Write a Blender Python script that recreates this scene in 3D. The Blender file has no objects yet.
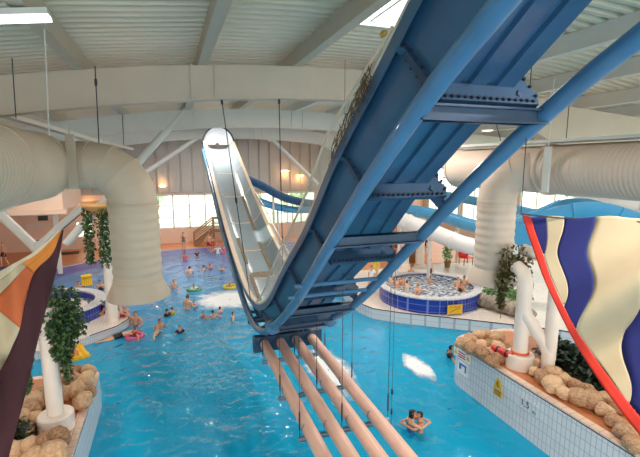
import bpy, bmesh, math, random
from mathutils import Vector, Matrix, noise
rnd = random.Random(7)
scene = bpy.context.scene
COL = scene.collection
PI = math.pi

# ------------------------------------------------------------------ camera
H, F = 7.2, 425.0
PITCH, YAW = math.atan(64.5 / F), math.atan(0.352)
FW = Vector((math.sin(YAW) * math.cos(PITCH), math.cos(YAW) * math.cos(PITCH), -math.sin(PITCH)))
RT = Vector((math.cos(YAW), -math.sin(YAW), 0))
UP = RT.cross(FW)
EYE = Vector((0, 0, H))
def ray(x, y): return FW + RT * ((x - 320) / F) + UP * ((228.5 - y) / F)
def G(x, y, z=0.0):                       # point on the level z
    d = ray(x, y); return EYE + d * ((z - H) / d.z)
def PX(x, y, X): d = ray(x, y); return EYE + d * (X / d.x)
def PY(x, y, Y): d = ray(x, y); return EYE + d * (Y / d.y)
def D(x, y, k): return EYE + ray(x, y) * k
cam_data = bpy.data.cameras.new('camera'); cam = bpy.data.objects.new('camera', cam_data); COL.objects.link(cam)
cam_data.sensor_fit = 'HORIZONTAL'; cam_data.sensor_width = 36.0; cam_data.lens = 36.0 * F / 640.0
cam_data.clip_start = 0.05; cam_data.clip_end = 400
cam.location = EYE
cam.rotation_euler = Matrix((RT, UP, -FW)).transposed().to_euler()
scene.camera = cam

# ------------------------------------------------------------------ materials
def lin(c):
    return tuple(((v / 255) / 12.92 if v / 255 <= 0.04045 else ((v / 255 + 0.055) / 1.055) ** 2.4) for v in c) + (1.0,)
def nodes(name):
    m = bpy.data.materials.new(name); m.use_nodes = True
    nt = m.node_tree
    return m, nt, nt.nodes['Principled BSDF'], nt.nodes['Material Output']
def paint(name, rgb, rough=0.5, var=0.08, scale=3.0, metal=0.0, bump=0.0, bscale=40.0, spec=None, coat=0.0, trans=None):
    m, nt, b, out = nodes(name)
    c = lin(rgb)
    tc = nt.nodes.new('ShaderNodeTexCoord')
    n = nt.nodes.new('ShaderNodeTexNoise'); n.inputs['Scale'].default_value = scale; n.inputs['Detail'].default_value = 4
    nt.links.new(tc.outputs['Object'], n.inputs['Vector'])
    r = nt.nodes.new('ShaderNodeValToRGB')
    r.color_ramp.elements[0].position = 0.3; r.color_ramp.elements[1].position = 0.7
    r.color_ramp.elements[0].color = tuple(v * (1 - var) for v in c[:3]) + (1,)
    r.color_ramp.elements[1].color = tuple(min(1, v * (1 + var)) for v in c[:3]) + (1,)
    nt.links.new(n.outputs['Fac'], r.inputs['Fac']); nt.links.new(r.outputs['Color'], b.inputs['Base Color'])
    b.inputs['Roughness'].default_value = rough; b.inputs['Metallic'].default_value = metal
    if spec is not None: b.inputs['Specular IOR Level'].default_value = spec
    b.inputs['Coat Weight'].default_value = coat
    if bump:
        n2 = nt.nodes.new('ShaderNodeTexNoise'); n2.inputs['Scale'].default_value = bscale
        nt.links.new(tc.outputs['Object'], n2.inputs['Vector'])
        bp = nt.nodes.new('ShaderNodeBump'); bp.inputs['Strength'].default_value = bump; bp.inputs['Distance'].default_value = 0.02
        nt.links.new(n2.outputs['Fac'], bp.inputs['Height']); nt.links.new(bp.outputs['Normal'], b.inputs['Normal'])
    if trans is not None:                       # thin translucent sheet
        t = nt.nodes.new('ShaderNodeBsdfTransparent'); t.inputs['Color'].default_value = (0.97, 0.97, 0.97, 1)
        mx = nt.nodes.new('ShaderNodeMixShader'); mx.inputs['Fac'].default_value = trans
        nt.links.new(b.outputs['BSDF'], mx.inputs[1]); nt.links.new(t.outputs['BSDF'], mx.inputs[2])
        nt.links.new(mx.outputs['Shader'], out.inputs['Surface'])
    return m
def tiles(name, rgb, grout, w=0.1, h=0.2, mortar=0.008, rough=0.25, var=0.06, floor=False):
    # tile grid from the place's own coordinates; walls: along x+y and up z, floors: x and y
    m, nt, b, out = nodes(name)
    geo = nt.nodes.new('ShaderNodeNewGeometry'); sep = nt.nodes.new('ShaderNodeSeparateXYZ')
    nt.links.new(geo.outputs['Position'], sep.inputs[0])
    cmb = nt.nodes.new('ShaderNodeCombineXYZ')
    if floor:
        nt.links.new(sep.outputs['X'], cmb.inputs['X']); nt.links.new(sep.outputs['Y'], cmb.inputs['Y'])
    else:
        ad = nt.nodes.new('ShaderNodeMath'); ad.operation = 'ADD'
        nt.links.new(sep.outputs['X'], ad.inputs[0]); nt.links.new(sep.outputs['Y'], ad.inputs[1])
        nt.links.new(ad.outputs[0], cmb.inputs['X']); nt.links.new(sep.outputs['Z'], cmb.inputs['Y'])
    br = nt.nodes.new('ShaderNodeTexBrick'); br.offset = 0.0
    br.inputs['Scale'].default_value = 1.0; br.inputs['Brick Width'].default_value = w; br.inputs['Row Height'].default_value = h
    br.inputs['Mortar Size'].default_value = mortar; br.inputs['Mortar Smooth'].default_value = 0.2
    c = lin(rgb)
    br.inputs['Color1'].default_value = tuple(v * (1 - var) for v in c[:3]) + (1,)
    br.inputs['Color2'].default_value = tuple(min(1, v * (1 + var)) for v in c[:3]) + (1,)
    br.inputs['Mortar'].default_value = lin(grout)
    nt.links.new(cmb.outputs[0], br.inputs['Vector']); nt.links.new(br.outputs['Color'], b.inputs['Base Color'])
    b.inputs['Roughness'].default_value = rough
    return m
def glow(name, rgb, power):
    m, nt, b, out = nodes(name)
    b.inputs['Base Color'].default_value = lin(rgb); b.inputs['Emission Color'].default_value = lin(rgb)
    b.inputs['Emission Strength'].default_value = power
    return m

M = {}
M['cream_steel'] = paint('cream_steel', (200, 186, 168), 0.5, 0.04, 1.5)
M['white_steel'] = paint('white_steel', (218, 214, 206), 0.45, 0.03, 1.5)
M['roof_sheet'] = paint('roof_sheet', (232, 216, 192), 0.42, 0.05, 0.6)
M['cladding'] = paint('cladding', (176, 172, 166), 0.5, 0.05, 0.7)
M['peach_wall'] = paint('peach_wall', (232, 200, 178), 0.7, 0.04, 0.8)
M['orange_floor'] = tiles('orange_floor', (214, 140, 92), (190, 124, 84), 0.3, 0.3, 0.01, 0.4, 0.05, True)
M['pale_floor'] = tiles('pale_floor', (236, 222, 210), (200, 188, 178), 0.15, 0.15, 0.008, 0.4, 0.05, True)
M['white_tile'] = tiles('white_tile', (228, 226, 228), (186, 186, 196), 0.125, 0.25, 0.010, 0.25, 0.03)
M['pool_tile'] = tiles('pool_tile', (214, 226, 244), (190, 208, 234), 0.25, 0.25, 0.012, 0.5, 0.03, True)
M['purple_tile'] = tiles('purple_tile', (98, 92, 158), (120, 116, 176), 0.25, 0.25, 0.012, 0.5, 0.08, True)
M['blue_tile'] = tiles('blue_tile', (38, 58, 158), (120, 136, 200), 0.22, 0.3, 0.012, 0.2, 0.12)
M['rim_stone'] = paint('rim_stone', (206, 204, 206), 0.6, 0.28, 14.0, bump=0.3)
M['terracotta'] = tiles('terracotta', (202, 124, 78), (196, 120, 76), 0.3, 0.3, 0.006, 0.45, 0.06, True)
M['kerb'] = tiles('kerb', (240, 208, 188), (196, 160, 140), 0.24, 0.24, 0.008, 0.35, 0.03, True)
M['black_line'] = paint('black_line', (40, 36, 40), 0.5)
M['duct'] = paint('duct', (208, 190, 168), 0.5, 0.03, 1.2)
M['duct_pink'] = paint('duct_pink', (216, 194, 176), 0.5, 0.03, 1.2)
M['slide_blue'] = paint('slide_blue', (56, 92, 124), 0.35, 0.14, 2.2, bump=0.04, bscale=25, coat=0.25)
M['pipe_blue'] = paint('pipe_blue', (76, 122, 160), 0.3, 0.10, 3.0, coat=0.3)
M['navy'] = paint('navy', (44, 70, 98), 0.4, 0.15, 4.0)
M['bolt'] = paint('bolt', (60, 66, 80), 0.4, metal=0.6)
M['lining'] = paint('lining', (150, 164, 172), 0.3, 0.06, 1.2, coat=0.3)
M['screen'] = paint('screen', (238, 232, 220), 0.2, 0.03, 2.0, trans=0.75)
M['cream_trim'] = paint('cream_trim', (240, 216, 190), 0.35, 0.04)
M['grille'] = paint('grille', (132, 118, 96), 0.6, 0.2, 8.0)
M['pink_pipe'] = paint('pink_pipe', (252, 200, 178), 0.42, 0.04, 2.5)
M['grey_metal'] = paint('grey_metal', (150, 156, 164), 0.4, 0.08, 5.0, metal=0.5)
M['cable'] = paint('cable', (62, 62, 70), 0.4, metal=0.5)
M['white_pipe'] = paint('white_pipe', (246, 228, 214), 0.4, 0.03, 2.0)
M['rock'] = None
M['wood'] = paint('wood', (150, 108, 66), 0.5, 0.15, 6.0)
M['rope'] = paint('rope', (104, 82, 58), 0.9, 0.2, 20)
M['yellow'] = paint('yellow', (244, 190, 30), 0.4, 0.05)
M['red'] = paint('red', (212, 40, 38), 0.4, 0.06)
M['orange'] = paint('orange', (232, 96, 44), 0.5, 0.05)
M['black'] = paint('black', (24, 24, 28), 0.5)
M['white'] = paint('white', (244, 244, 246), 0.4, 0.02)
M['sky_blue'] = paint('sky_blue', (86, 168, 214), 0.3, 0.06, 1.5, coat=0.2)
M['flume_white'] = paint('flume_white', (238, 232, 228), 0.4, 0.03, 1.5)
M['sign_blue'] = paint('sign_blue', (60, 110, 170), 0.4)
M['aqua'] = paint('aqua', (150, 208, 228), 0.4)
M['soil'] = paint('soil', (52, 46, 40), 0.9, 0.3, 20)

def rock_mat(name, a, b_):
    m, nt, b, out = nodes(name)
    tc = nt.nodes.new('ShaderNodeTexCoord'); oi = nt.nodes.new('ShaderNodeObjectInfo')
    n = nt.nodes.new('ShaderNodeTexNoise'); n.inputs['Scale'].default_value = 3.5; n.inputs['Detail'].default_value = 8
    nt.links.new(tc.outputs['Object'], n.inputs['Vector'])
    ad = nt.nodes.new('ShaderNodeMath'); ad.operation = 'MULTIPLY_ADD'; ad.inputs[1].default_value = 0.5
    nt.links.new(oi.outputs['Random'], ad.inputs[0]); nt.links.new(n.outputs['Fac'], ad.inputs[2])
    r = nt.nodes.new('ShaderNodeValToRGB')
    r.color_ramp.elements[0].position = 0.35; r.color_ramp.elements[1].position = 1.0
    r.color_ramp.elements[0].color = lin(a); r.color_ramp.elements[1].color = lin(b_)
    nt.links.new(ad.outputs[0], r.inputs['Fac']); nt.links.new(r.outputs['Color'], b.inputs['Base Color'])
    bp = nt.nodes.new('ShaderNodeBump'); bp.inputs['Strength'].default_value = 0.2; bp.inputs['Distance'].default_value = 0.04
    nt.links.new(n.outputs['Fac'], bp.inputs['Height']); nt.links.new(bp.outputs['Normal'], b.inputs['Normal'])
    b.inputs['Roughness'].default_value = 0.75
    return m
M['rock'] = rock_mat('rock', (146, 96, 64), (230, 188, 148))
M['grey_rock'] = rock_mat('grey_rock', (96, 84, 74), (176, 160, 142))
def leaf_mat(name, a, b_):
    m, nt, b, out = nodes(name)
    g = nt.nodes.new('ShaderNodeNewGeometry')
    r = nt.nodes.new('ShaderNodeValToRGB')
    r.color_ramp.elements[0].color = lin(a); r.color_ramp.elements[1].color = lin(b_)
    nt.links.new(g.outputs['Random Per Island'], r.inputs['Fac']); nt.links.new(r.outputs['Color'], b.inputs['Base Color'])
    b.inputs['Roughness'].default_value = 0.5
    return m
M['leaf'] = leaf_mat('leaf', (34, 58, 34), (92, 122, 70))
M['dark_leaf'] = leaf_mat('dark_leaf', (18, 34, 26), (52, 74, 48))
M['light_leaf'] = leaf_mat('light_leaf', (110, 160, 90), (176, 206, 150))
M['hedge_leaf'] = leaf_mat('hedge_leaf', (170, 205, 150), (220, 235, 200))

# water: clear, blue-tinted, with a rippled mirror surface
def water(name, tint, ripple, scale, rough=0.04, white_patch=0.0, scatter=None, shallow=None):
    m, nt, b, out = nodes(name)
    nt.nodes.remove(b)
    tc = nt.nodes.new('ShaderNodeTexCoord')
    n1 = nt.nodes.new('ShaderNodeTexNoise'); n1.inputs['Scale'].default_value = scale; n1.inputs['Detail'].default_value = 3; n1.inputs['Distortion'].default_value = 0.8
    n2 = nt.nodes.new('ShaderNodeTexNoise'); n2.inputs['Scale'].default_value = scale * 0.25; n2.inputs['Detail'].default_value = 2
    nt.links.new(tc.outputs['Object'], n1.inputs['Vector']); nt.links.new(tc.outputs['Object'], n2.inputs['Vector'])
    ad = nt.nodes.new('ShaderNodeMath'); ad.operation = 'MULTIPLY_ADD'; ad.inputs[1].default_value = 2.0
    nt.links.new(n2.outputs['Fac'], ad.inputs[0]); nt.links.new(n1.outputs['Fac'], ad.inputs[2])
    bp = nt.nodes.new('ShaderNodeBump'); bp.inputs['Strength'].default_value = ripple; bp.inputs['Distance'].default_value = 0.12
    nt.links.new(ad.outputs[0], bp.inputs['Height'])
    tr = nt.nodes.new('ShaderNodeBsdfTransparent'); tr.inputs['Color'].default_value = tint
    body = tr
    if scatter:                                # the deeper the water, the more it tints and scatters
        geo = nt.nodes.new('ShaderNodeNewGeometry'); sp = nt.nodes.new('ShaderNodeSeparateXYZ'); nt.links.new(geo.outputs['Position'], sp.inputs[0])
        mr = nt.nodes.new('ShaderNodeMapRange'); mr.inputs['From Min'].default_value = 15; mr.inputs['From Max'].default_value = 34; mr.clamp = True
        nt.links.new(sp.outputs['Y'], mr.inputs['Value'])
        mc = nt.nodes.new('ShaderNodeMix'); mc.data_type = 'RGBA'
        nt.links.new(mr.outputs[0], mc.inputs['Factor']); mc.inputs['A'].default_value = tint; mc.inputs['B'].default_value = shallow
        nt.links.new(mc.outputs['Result'], tr.inputs['Color'])
        sc = nt.nodes.new('ShaderNodeBsdfDiffuse'); mc2 = nt.nodes.new('ShaderNodeMix'); mc2.data_type = 'RGBA'; nt.links.new(mr.outputs[0], mc2.inputs['Factor'])
        mc2.inputs['A'].default_value = scatter; mc2.inputs['B'].default_value = (0.20, 0.36, 0.74, 1); nt.links.new(mc2.outputs['Result'], sc.inputs['Color'])
        m3 = nt.nodes.new('ShaderNodeMapRange'); m3.inputs['From Min'].default_value = 15; m3.inputs['From Max'].default_value = 34; m3.clamp = True
        m3.inputs['To Min'].default_value = 0.72; m3.inputs['To Max'].default_value = 0.6
        nt.links.new(sp.outputs['Y'], m3.inputs['Value'])
        body = nt.nodes.new('ShaderNodeMixShader'); nt.links.new(m3.outputs[0], body.inputs[0]); nt.links.new(tr.outputs[0], body.inputs[1]); nt.links.new(sc.outputs[0], body.inputs[2])
    gl = nt.nodes.new('ShaderNodeBsdfGlossy'); gl.inputs['Roughness'].default_value = rough
    nt.links.new(bp.outputs['Normal'], gl.inputs['Normal'])
    fr = nt.nodes.new('ShaderNodeFresnel'); fr.inputs['IOR'].default_value = 1.33
    nt.links.new(bp.outputs['Normal'], fr.inputs['Normal'])
    mx = nt.nodes.new('ShaderNodeMixShader')
    nt.links.new(fr.outputs[0], mx.inputs[0]); nt.links.new(body.outputs[0], mx.inputs[1]); nt.links.new(gl.outputs[0], mx.inputs[2])
    last = mx
    if white_patch:
        n3 = nt.nodes.new('ShaderNodeTexNoise'); n3.inputs['Scale'].default_value = 5.0; n3.inputs['Detail'].default_value = 6
        nt.links.new(tc.outputs['Object'], n3.inputs['Vector'])
        r = nt.nodes.new('ShaderNodeValToRGB'); r.color_ramp.elements[0].position = 0.5 - white_patch * 0.2; r.color_ramp.elements[1].position = 0.75
        nt.links.new(n3.outputs['Fac'], r.inputs['Fac'])
        df = nt.nodes.new('ShaderNodeBsdfDiffuse'); df.inputs['Color'].default_value = (0.85, 0.9, 0.95, 1)
        m2 = nt.nodes.new('ShaderNodeMixShader')
        nt.links.new(r.outputs['Color'], m2.inputs[0]); nt.links.new(mx.outputs[0], m2.inputs[1]); nt.links.new(df.outputs[0], m2.inputs[2])
        last = m2
    nt.links.new(last.outputs[0], out.inputs['Surface'])
    return m
M['water'] = water('water', (0.16, 0.80, 0.93, 1), 1.1, 2.0, scatter=(0.006, 0.47, 0.80, 1), shallow=(0.62, 0.80, 0.95, 1))
M['spa_water'] = water('spa_water', (0.55, 0.72, 0.82, 1), 0.9, 5.0, 0.08, 0.7)
def glass(name):
    m, nt, b, out = nodes(name); nt.nodes.remove(b)
    t = nt.nodes.new('ShaderNodeBsdfTransparent'); t.inputs['Color'].default_value = (0.93, 0.97, 0.96, 1)
    g = nt.nodes.new('ShaderNodeBsdfGlossy'); g.inputs['Roughness'].default_value = 0.03
    mx = nt.nodes.new('ShaderNodeMixShader'); mx.inputs[0].default_value = 0.06
    nt.links.new(t.outputs[0], mx.inputs[1]); nt.links.new(g.outputs[0], mx.inputs[2])
    nt.links.new(mx.outputs[0], out.inputs['Surface'])
    return m
M['glass'] = glass('glass')

# ------------------------------------------------------------------ mesh builder
ORIGIN = {}                                   # root object -> its world base point
def root_of(o):
    while o.parent: o = o.parent
    return o
class MB:
    def __init__(s): s.v = []; s.f = []; s.m = []; s.uv = None
    def add(s, vs, fs, mi=0):
        o = len(s.v); s.v += [Vector(v) for v in vs]
        s.f += [tuple(i + o for i in f) for f in fs]; s.m += [mi] * len(fs); return s
    def box(s, c, size, rz=0.0, mi=0, mat=None):
        x, y, z = (k / 2 for k in size)
        R = mat or Matrix.Rotation(rz, 3, 'Z'); c = Vector(c)
        vs = [c + R @ Vector((a * x, b * y, d * z)) for d in (-1, 1) for b in (-1, 1) for a in (-1, 1)]
        return s.add(vs, [(0, 2, 3, 1), (4, 5, 7, 6), (0, 1, 5, 4), (2, 6, 7, 3), (0, 4, 6, 2), (1, 3, 7, 5)], mi)
    def span(s, lo, hi, mi=0):
        return s.box([(a + b) / 2 for a, b in zip(lo, hi)], [abs(b - a) for a, b in zip(lo, hi)], mi=mi)
    def beam(s, p, q, w, h, up=(0, 0, 1), mi=0):
        p, q = Vector(p), Vector(q); t = (q - p).normalized(); u = Vector(up)
        if abs(t.dot(u)) > 0.98: u = Vector((0, 1, 0))
        x = t.cross(u).normalized(); z = x.cross(t)
        return s.box((p + q) / 2, (w, (q - p).length, h), mi=mi, mat=Matrix((x, t, z)).transposed())
    def loft(s, rings, closed=True, caps=True, mi=0):
        n = len(rings[0]); vs = [v for r in rings for v in r]; fs = []
        for k in range(len(rings) - 1):
            for i in range(n if closed else n - 1):
                j = (i + 1) % n
                fs.append((k * n + i, k * n + j, (k + 1) * n + j, (k + 1) * n + i))
        if caps and closed:
            fs.append(tuple(range(n))[::-1]); fs.append(tuple((len(rings) - 1) * n + i for i in range(n)))
        return s.add(vs, fs, mi)
    def tube(s, pts, r, n=12, caps=True, mi=0):
        pts = [Vector(p) for p in pts]; rs = r if isinstance(r, (list, tuple)) else [r] * len(pts)
        rings = []; ref = None
        for i, p in enumerate(pts):
            a = pts[max(i - 1, 0)]; b = pts[min(i + 1, len(pts) - 1)]
            t = (b - a)
            if t.length < 1e-7: t = Vector((0, 0, 1))
            t.normalize()
            if ref is None:
                ref = Vector((0, 0, 1)) if abs(t.z) < 0.9 else Vector((0, 1, 0))
            x = (ref - t * ref.dot(t)).normalized(); y = t.cross(x); ref = x
            rings.append([p + (x * math.cos(2 * PI * k / n) + y * math.sin(2 * PI * k / n)) * rs[i] for k in range(n)])
        return s.loft(rings, True, caps, mi)
    def lathe(s, prof, c=(0, 0, 0), n=32, mi=0, caps=True):
        c = Vector(c)
        rings = [[c + Vector((r * math.cos(2 * PI * k / n), r * math.sin(2 * PI * k / n), z)) for k in range(n)] for r, z in prof]
        return s.loft(rings, True, caps, mi)
    def prism(s, poly, z0, z1, mt=0, ms=1):
        n = len(poly)
        s.add([(x, y, z1) for x, y in poly], [tuple(range(n))], mt)
        vs = [(x, y, z0) for x, y in poly] + [(x, y, z1) for x, y in poly]
        return s.add(vs, [(i, (i + 1) % n, n + (i + 1) % n, n + i) for i in range(n)], ms)
    def grid(s, rows, mi=0):
        n = len(rows[0]); vs = [v for r in rows for v in r]
        return s.add(vs, [(k * n + i, k * n + i + 1, (k + 1) * n + i + 1, (k + 1) * n + i) for k in range(len(rows) - 1) for i in range(n - 1)], mi)
    def ball(s, c, r, n=10, mi=0):
        c = Vector(c); r = Vector(r) if not isinstance(r, (int, float)) else Vector((r, r, r))
        rings = []
        for k in range(1, n):
            th = PI * k / n
            rings.append([c + Vector((r.x * math.sin(th) * math.cos(2 * PI * i / (2 * n)), r.y * math.sin(th) * math.sin(2 * PI * i / (2 * n)), -r.z * math.cos(th))) for i in range(2 * n)])
        return s.loft(rings, True, True, mi)
    def build(s, name, mats, parent=None, sharp=38):
        if not isinstance(mats, (list, tuple)): mats = [mats]
        me = bpy.data.meshes.new(name); o = bpy.data.objects.new(name, me)
        if parent is None:
            xs = [v.x for v in s.v]; ys = [v.y for v in s.v]
            base = Vector(((min(xs) + max(xs)) / 2, (min(ys) + max(ys)) / 2, min(v.z for v in s.v)))
            o.location = base; ORIGIN[o.name] = base
        else:
            base = ORIGIN[root_of(parent).name]
        me.from_pydata([v - base for v in s.v], [], s.f)
        for m in mats: me.materials.append(m)
        me.polygons.foreach_set('material_index', s.m)
        bm = bmesh.new(); bm.from_mesh(me); bmesh.ops.recalc_face_normals(bm, faces=bm.faces); bm.to_mesh(me); bm.free()
        me.polygons.foreach_set('use_smooth', [True] * len(me.polygons))
        me.set_sharp_from_angle(angle=math.radians(sharp))
        COL.objects.link(o)
        if parent is not None: o.parent = parent
        return o
def tag(o, label, cat, group=None, kind=None):
    if label: o['label'] = label
    if cat: o['category'] = cat
    if group: o['group'] = group
    if kind: o['kind'] = kind
    return o
def thing(name, loc, label, cat, group=None):
    o = bpy.data.objects.new(name, None); o.empty_display_size = 0.1; COL.objects.link(o)
    o.location = Vector(loc); ORIGIN[o.name] = Vector(loc)
    return tag(o, label, cat, group)
def struct(o, label=None):
    o['kind'] = 'structure'
    if label: o['label'] = label
    return o
def text(s, name, size, mat, parent, pos, xdir, ydir, extrude=0.002):
    cu = bpy.data.curves.new(name, 'FONT'); cu.body = s; cu.size = size; cu.align_x = 'CENTER'; cu.align_y = 'CENTER'; cu.extrude = extrude
    cu.materials.append(mat)
    tmp = bpy.data.objects.new('lettering', cu); me = bpy.data.meshes.new_from_object(tmp); bpy.data.objects.remove(tmp)
    o = bpy.data.objects.new(name, me); COL.objects.link(o); o.parent = parent
    x = Vector(xdir).normalized(); y = Vector(ydir).normalized(); z = x.cross(y)
    R = Matrix((x, y, z)).transposed().to_4x4()
    o.matrix_local = Matrix.Translation(Vector(pos) - ORIGIN[root_of(parent).name]) @ R
    return o
def curve3(pts, k=8):                           # Catmull-Rom
    pts = [Vector(p) for p in pts]; out = []
    P = [pts[0] * 2 - pts[1]] + pts + [pts[-1] * 2 - pts[-2]]
    for i in range(1, len(P) - 2):
        a, b, c, d = P[i - 1:i + 3]
        for j in range(k):
            t = j / k
            out.append(0.5 * ((2 * b) + (c - a) * t + (2 * a - 5 * b + 4 * c - d) * t * t + (3 * b - a - 3 * c + d) * t ** 3))
    out.append(pts[-1]); return out
ORD = ['first', 'second', 'third', 'fourth', 'fifth', 'sixth', 'seventh', 'eighth', 'ninth', 'tenth', 'eleventh', 'twelfth', 'thirteenth', 'fourteenth', 'fifteenth', 'sixteenth', 'seventeenth', 'eighteenth', 'nineteenth', 'twentieth', 'twenty-first', 'twenty-second', 'twenty-third', 'twenty-fourth', 'twenty-fifth', 'twenty-sixth', 'twenty-seventh', 'twenty-eighth']

# ------------------------------------------------------------------ pool shell, decks, walls
XL, XR, YB, YN = -15.0, 26.0, 39.8, -20.0
def depth(Y):
    pts = [(-20, -1.35), (16, -1.3), (22, -1.15), (30, -1.2), (34, -0.9), (36.5, -0.06), (60, -0.06)]
    for (a, za), (b, zb) in zip(pts, pts[1:]):
        if a <= Y <= b: return za + (zb - za) * (Y - a) / (b - a)
    return -1.35
edge = [(-15, 26), (-11, 29.6), (-7.6, 32.8), (-4.6, 35.1), (-1, 36.7), (4, 37.1), (12.2, 37.0)]
mb = MB()
ys = [YN, 16, 22, 30, 34, 36.5, YB]
mb.grid([[(x, y, depth(y)) for x in (XL, 2, XR)] for y in ys])
struct(mb.build('pool_floor', M['pool_tile']))
mb = MB()                                       # dark blue-violet tile band along the beach
inn = [(-15, 21.5), (-10.2, 26.2), (-6.6, 29.8), (-4.0, 32.6), (-0.8, 34.9), (4, 35.5), (12.2, 35.5)]
mb.grid([[(x, y, -0.03) for x, y in inn], [(x * .98 + y * 0 , y * .99, 0.012) for x, y in [((a[0] + b[0] * 2) / 3, (a[1] + b[1] * 2) / 3) for a, b in zip(inn, edge)]], [(x, y, 0.11) for x, y in edge]])
struct(mb.build('pool_floor_band', M['purple_tile']))
mb = MB(); mb.grid([[(x, y, 0.0) for x in (XL, XR)] for y in (YN, YB - 0.3)])
w = mb.build('water', M['water']); w.data.polygons[0].normal.z < 0 and w.data.flip_normals(); tag(w, 'rippled turquoise pool water filling the whole basin', 'water', kind='stuff')

mb = MB(); mb.prism(edge + [(12.2, YB), (-15, YB)], -1.5, 0.15)
struct(mb.build('floor', [M['orange_floor'], M['white_tile']]), 'orange deck along the back wall and left side')
right_poly = [(8.4, 18.2), (8.7, 17.2), (9.6, 16.3), (12, 14.5), (14.7, 12.3), (16.6, 9.8), (18.5, 6), (19, YN), (XR, YN), (XR, YB), (12.2, YB), (12.2, 37), (10.2, 27), (8.6, 21)]
mb = MB(); mb.prism(right_poly, -1.5, 0.5)
struct(mb.build('floor', [M['pale_floor'], M['white_tile']]), 'pale tiled deck around the round whirlpool')
mb = MB(); mb.prism([(11.0, 24.0), (17.5, 24.0), (25.9, 22), (25.9, 39.6), (13, 39.6)], 0.49, 0.515)
struct(mb.build('floor', [M['orange_floor'], M['orange_floor']]), 'orange deck beyond the whirlpool')
# overflow line along the right deck edge
mb = MB(); mb.tube([(x * 1.0, y, 0.505) for x, y in right_poly[:7]], 0.022, 6)
struct(mb.build('trim_1', M['black_line']))
# left peninsula round the hot tub
lp = [(-15, 17.6), (-4.9, 17.55), (-3.35, 18.45), (-2.45, 19.2), (-2.05, 20.0), (-2.05, 20.6), (-2.6, 21.4), (-3.0, 23.0), (-4.0, 24.6), (-6, 25.4), (-15, 25.9)]
mb = MB(); mb.prism(lp, -1.5, 0.35)
struct(mb.build('floor', [M['pale_floor'], M['white_tile']]), 'white tiled peninsula around the left tub')
mb = MB(); mb.tube([(x, y, 0.352) for x, y in lp[2:7]], 0.022, 6)
struct(mb.build('trim_2', M['black_line']))

# back wall: peach below, vertical panel cladding above, window openings
def wall_y(name, y, t, x0, x1, z0, z1, holes, mat, mi=0):
    xs = sorted(set([x0, x1] + [h for o in holes for h in (o[0], o[1])])); zs = sorted(set([z0, z1] + [h for o in holes for h in (o[2], o[3])]))
    b = MB()
    for a, c in zip(xs, xs[1:]):
        for d, e in zip(zs, zs[1:]):
            if any(o[0] <= a and c <= o[1] and o[2] <= d and e <= o[3] for o in holes): continue
            b.span((a, y, d), (c, y + t, e))
    return struct(b.build(name, mat))
WIN_BACK = [(-1.2, 4.35, 1.5, 4.5), (5.0, 13.5, 1.5, 4.5), (-7.6, -6.3, 1.1, 2.45), (-5.7, -4.4, 1.1, 2.45)]
wall_y('wall_back', YB, 0.3, XL, XR, -0.1, 4.7, WIN_BACK, M['peach_wall'])
mb = MB(); mb.span((XL, YB + 0.02, 4.7), (XR, YB + 0.3, 11))
x = XL
while x < XR:
    mb.span((x, YB - 0.10, 4.72), (x + 0.82, YB + 0.03, 10.6)); x += 1.0
mb.span((XL, YB - 0.05, 4.62), (XR, YB + 0.05, 4.78))
struct(mb.build('wall_back_cladding', M['cladding']))
wi = 0
def window_y(x0, x1, z0, z1, y, mull, trans):
    global wi; wi += 1
    b = MB()
    b.span((x0, y, z0), (x0 + .08, y + .12, z1)); b.span((x1 - .08, y, z0), (x1, y + .12, z1))
    b.span((x0, y, z0), (x1, y + .12, z0 + .08)); b.span((x0, y, z1 - .08), (x1, y + .12, z1))
    for k in range(1, mull): b.span((x0 + (x1 - x0) * k / mull - .07, y, z0), (x0 + (x1 - x0) * k / mull + .05, y + .12, z1))
    for k in range(1, trans): b.span((x0, y + .02, z0 + (z1 - z0) * k / trans - .03), (x1, y + .1, z0 + (z1 - z0) * k / trans + .03))
    o = struct(b.build('window_%d' % wi, M['white_steel']))
    g = MB(); g.span((x0 + .04, y + .05, z0 + .04), (x1 - .04, y + .06, z1 - .04)); g.build('pane', M['glass'], o)
window_y(*WIN_BACK[0], YB + 0.08, 4, 3); window_y(*WIN_BACK[1], YB + 0.08, 6, 3); window_y(*WIN_BACK[2], YB + 0.08, 2, 2); window_y(*WIN_BACK[3], YB + 0.08, 2, 2)
# left wall
mb = MB(); mb.span((XL - .3, YN, -0.1), (XL, YB + .3, 11)); struct(mb.build('wall_left', M['peach_wall']))
# right wall with a row of tall windows
wins = [(y, y + 6.4) for y in (-8, -1, 6, 13, 20, 27)] ; wins.append((34, 39))
mb = MB()
mb.span((XR, YN, -.1), (XR + .3, YB + .3, 1.3)); mb.span((XR, YN, 8.1), (XR + .3, YB + .3, 11))
prev = YN
for a, b_ in wins: mb.span((XR, prev, 1.3), (XR + .3, a, 8.1)); prev = b_
mb.span((XR, prev, 1.3), (XR + .3, YB + .3, 8.1))
struct(mb.build('wall_right', M['white_steel']))
for a, b_ in wins:
    wi += 1; g = MB()
    g.span((XR + .05, a, 1.3), (XR + .15, a + .08, 8.1)); g.span((XR + .05, b_ - .08, 1.3), (XR + .15, b_, 8.1))
    for k in range(0, 4): g.span((XR + .05, a, 1.3 + k * 2.25), (XR + .15, b_, 1.38 + k * 2.25))
    for k in range(1, 4): g.span((XR + .05, a + (b_ - a) * k / 4 - .04, 1.3), (XR + .15, a + (b_ - a) * k / 4 + .04, 8.1))
    o = struct(g.build('window_%d' % wi, M['white_steel']))
    g = MB(); g.span((XR + .09, a + .04, 1.34), (XR + .1, b_ - .04, 8.06)); g.build('pane', M['glass'], o)
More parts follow.
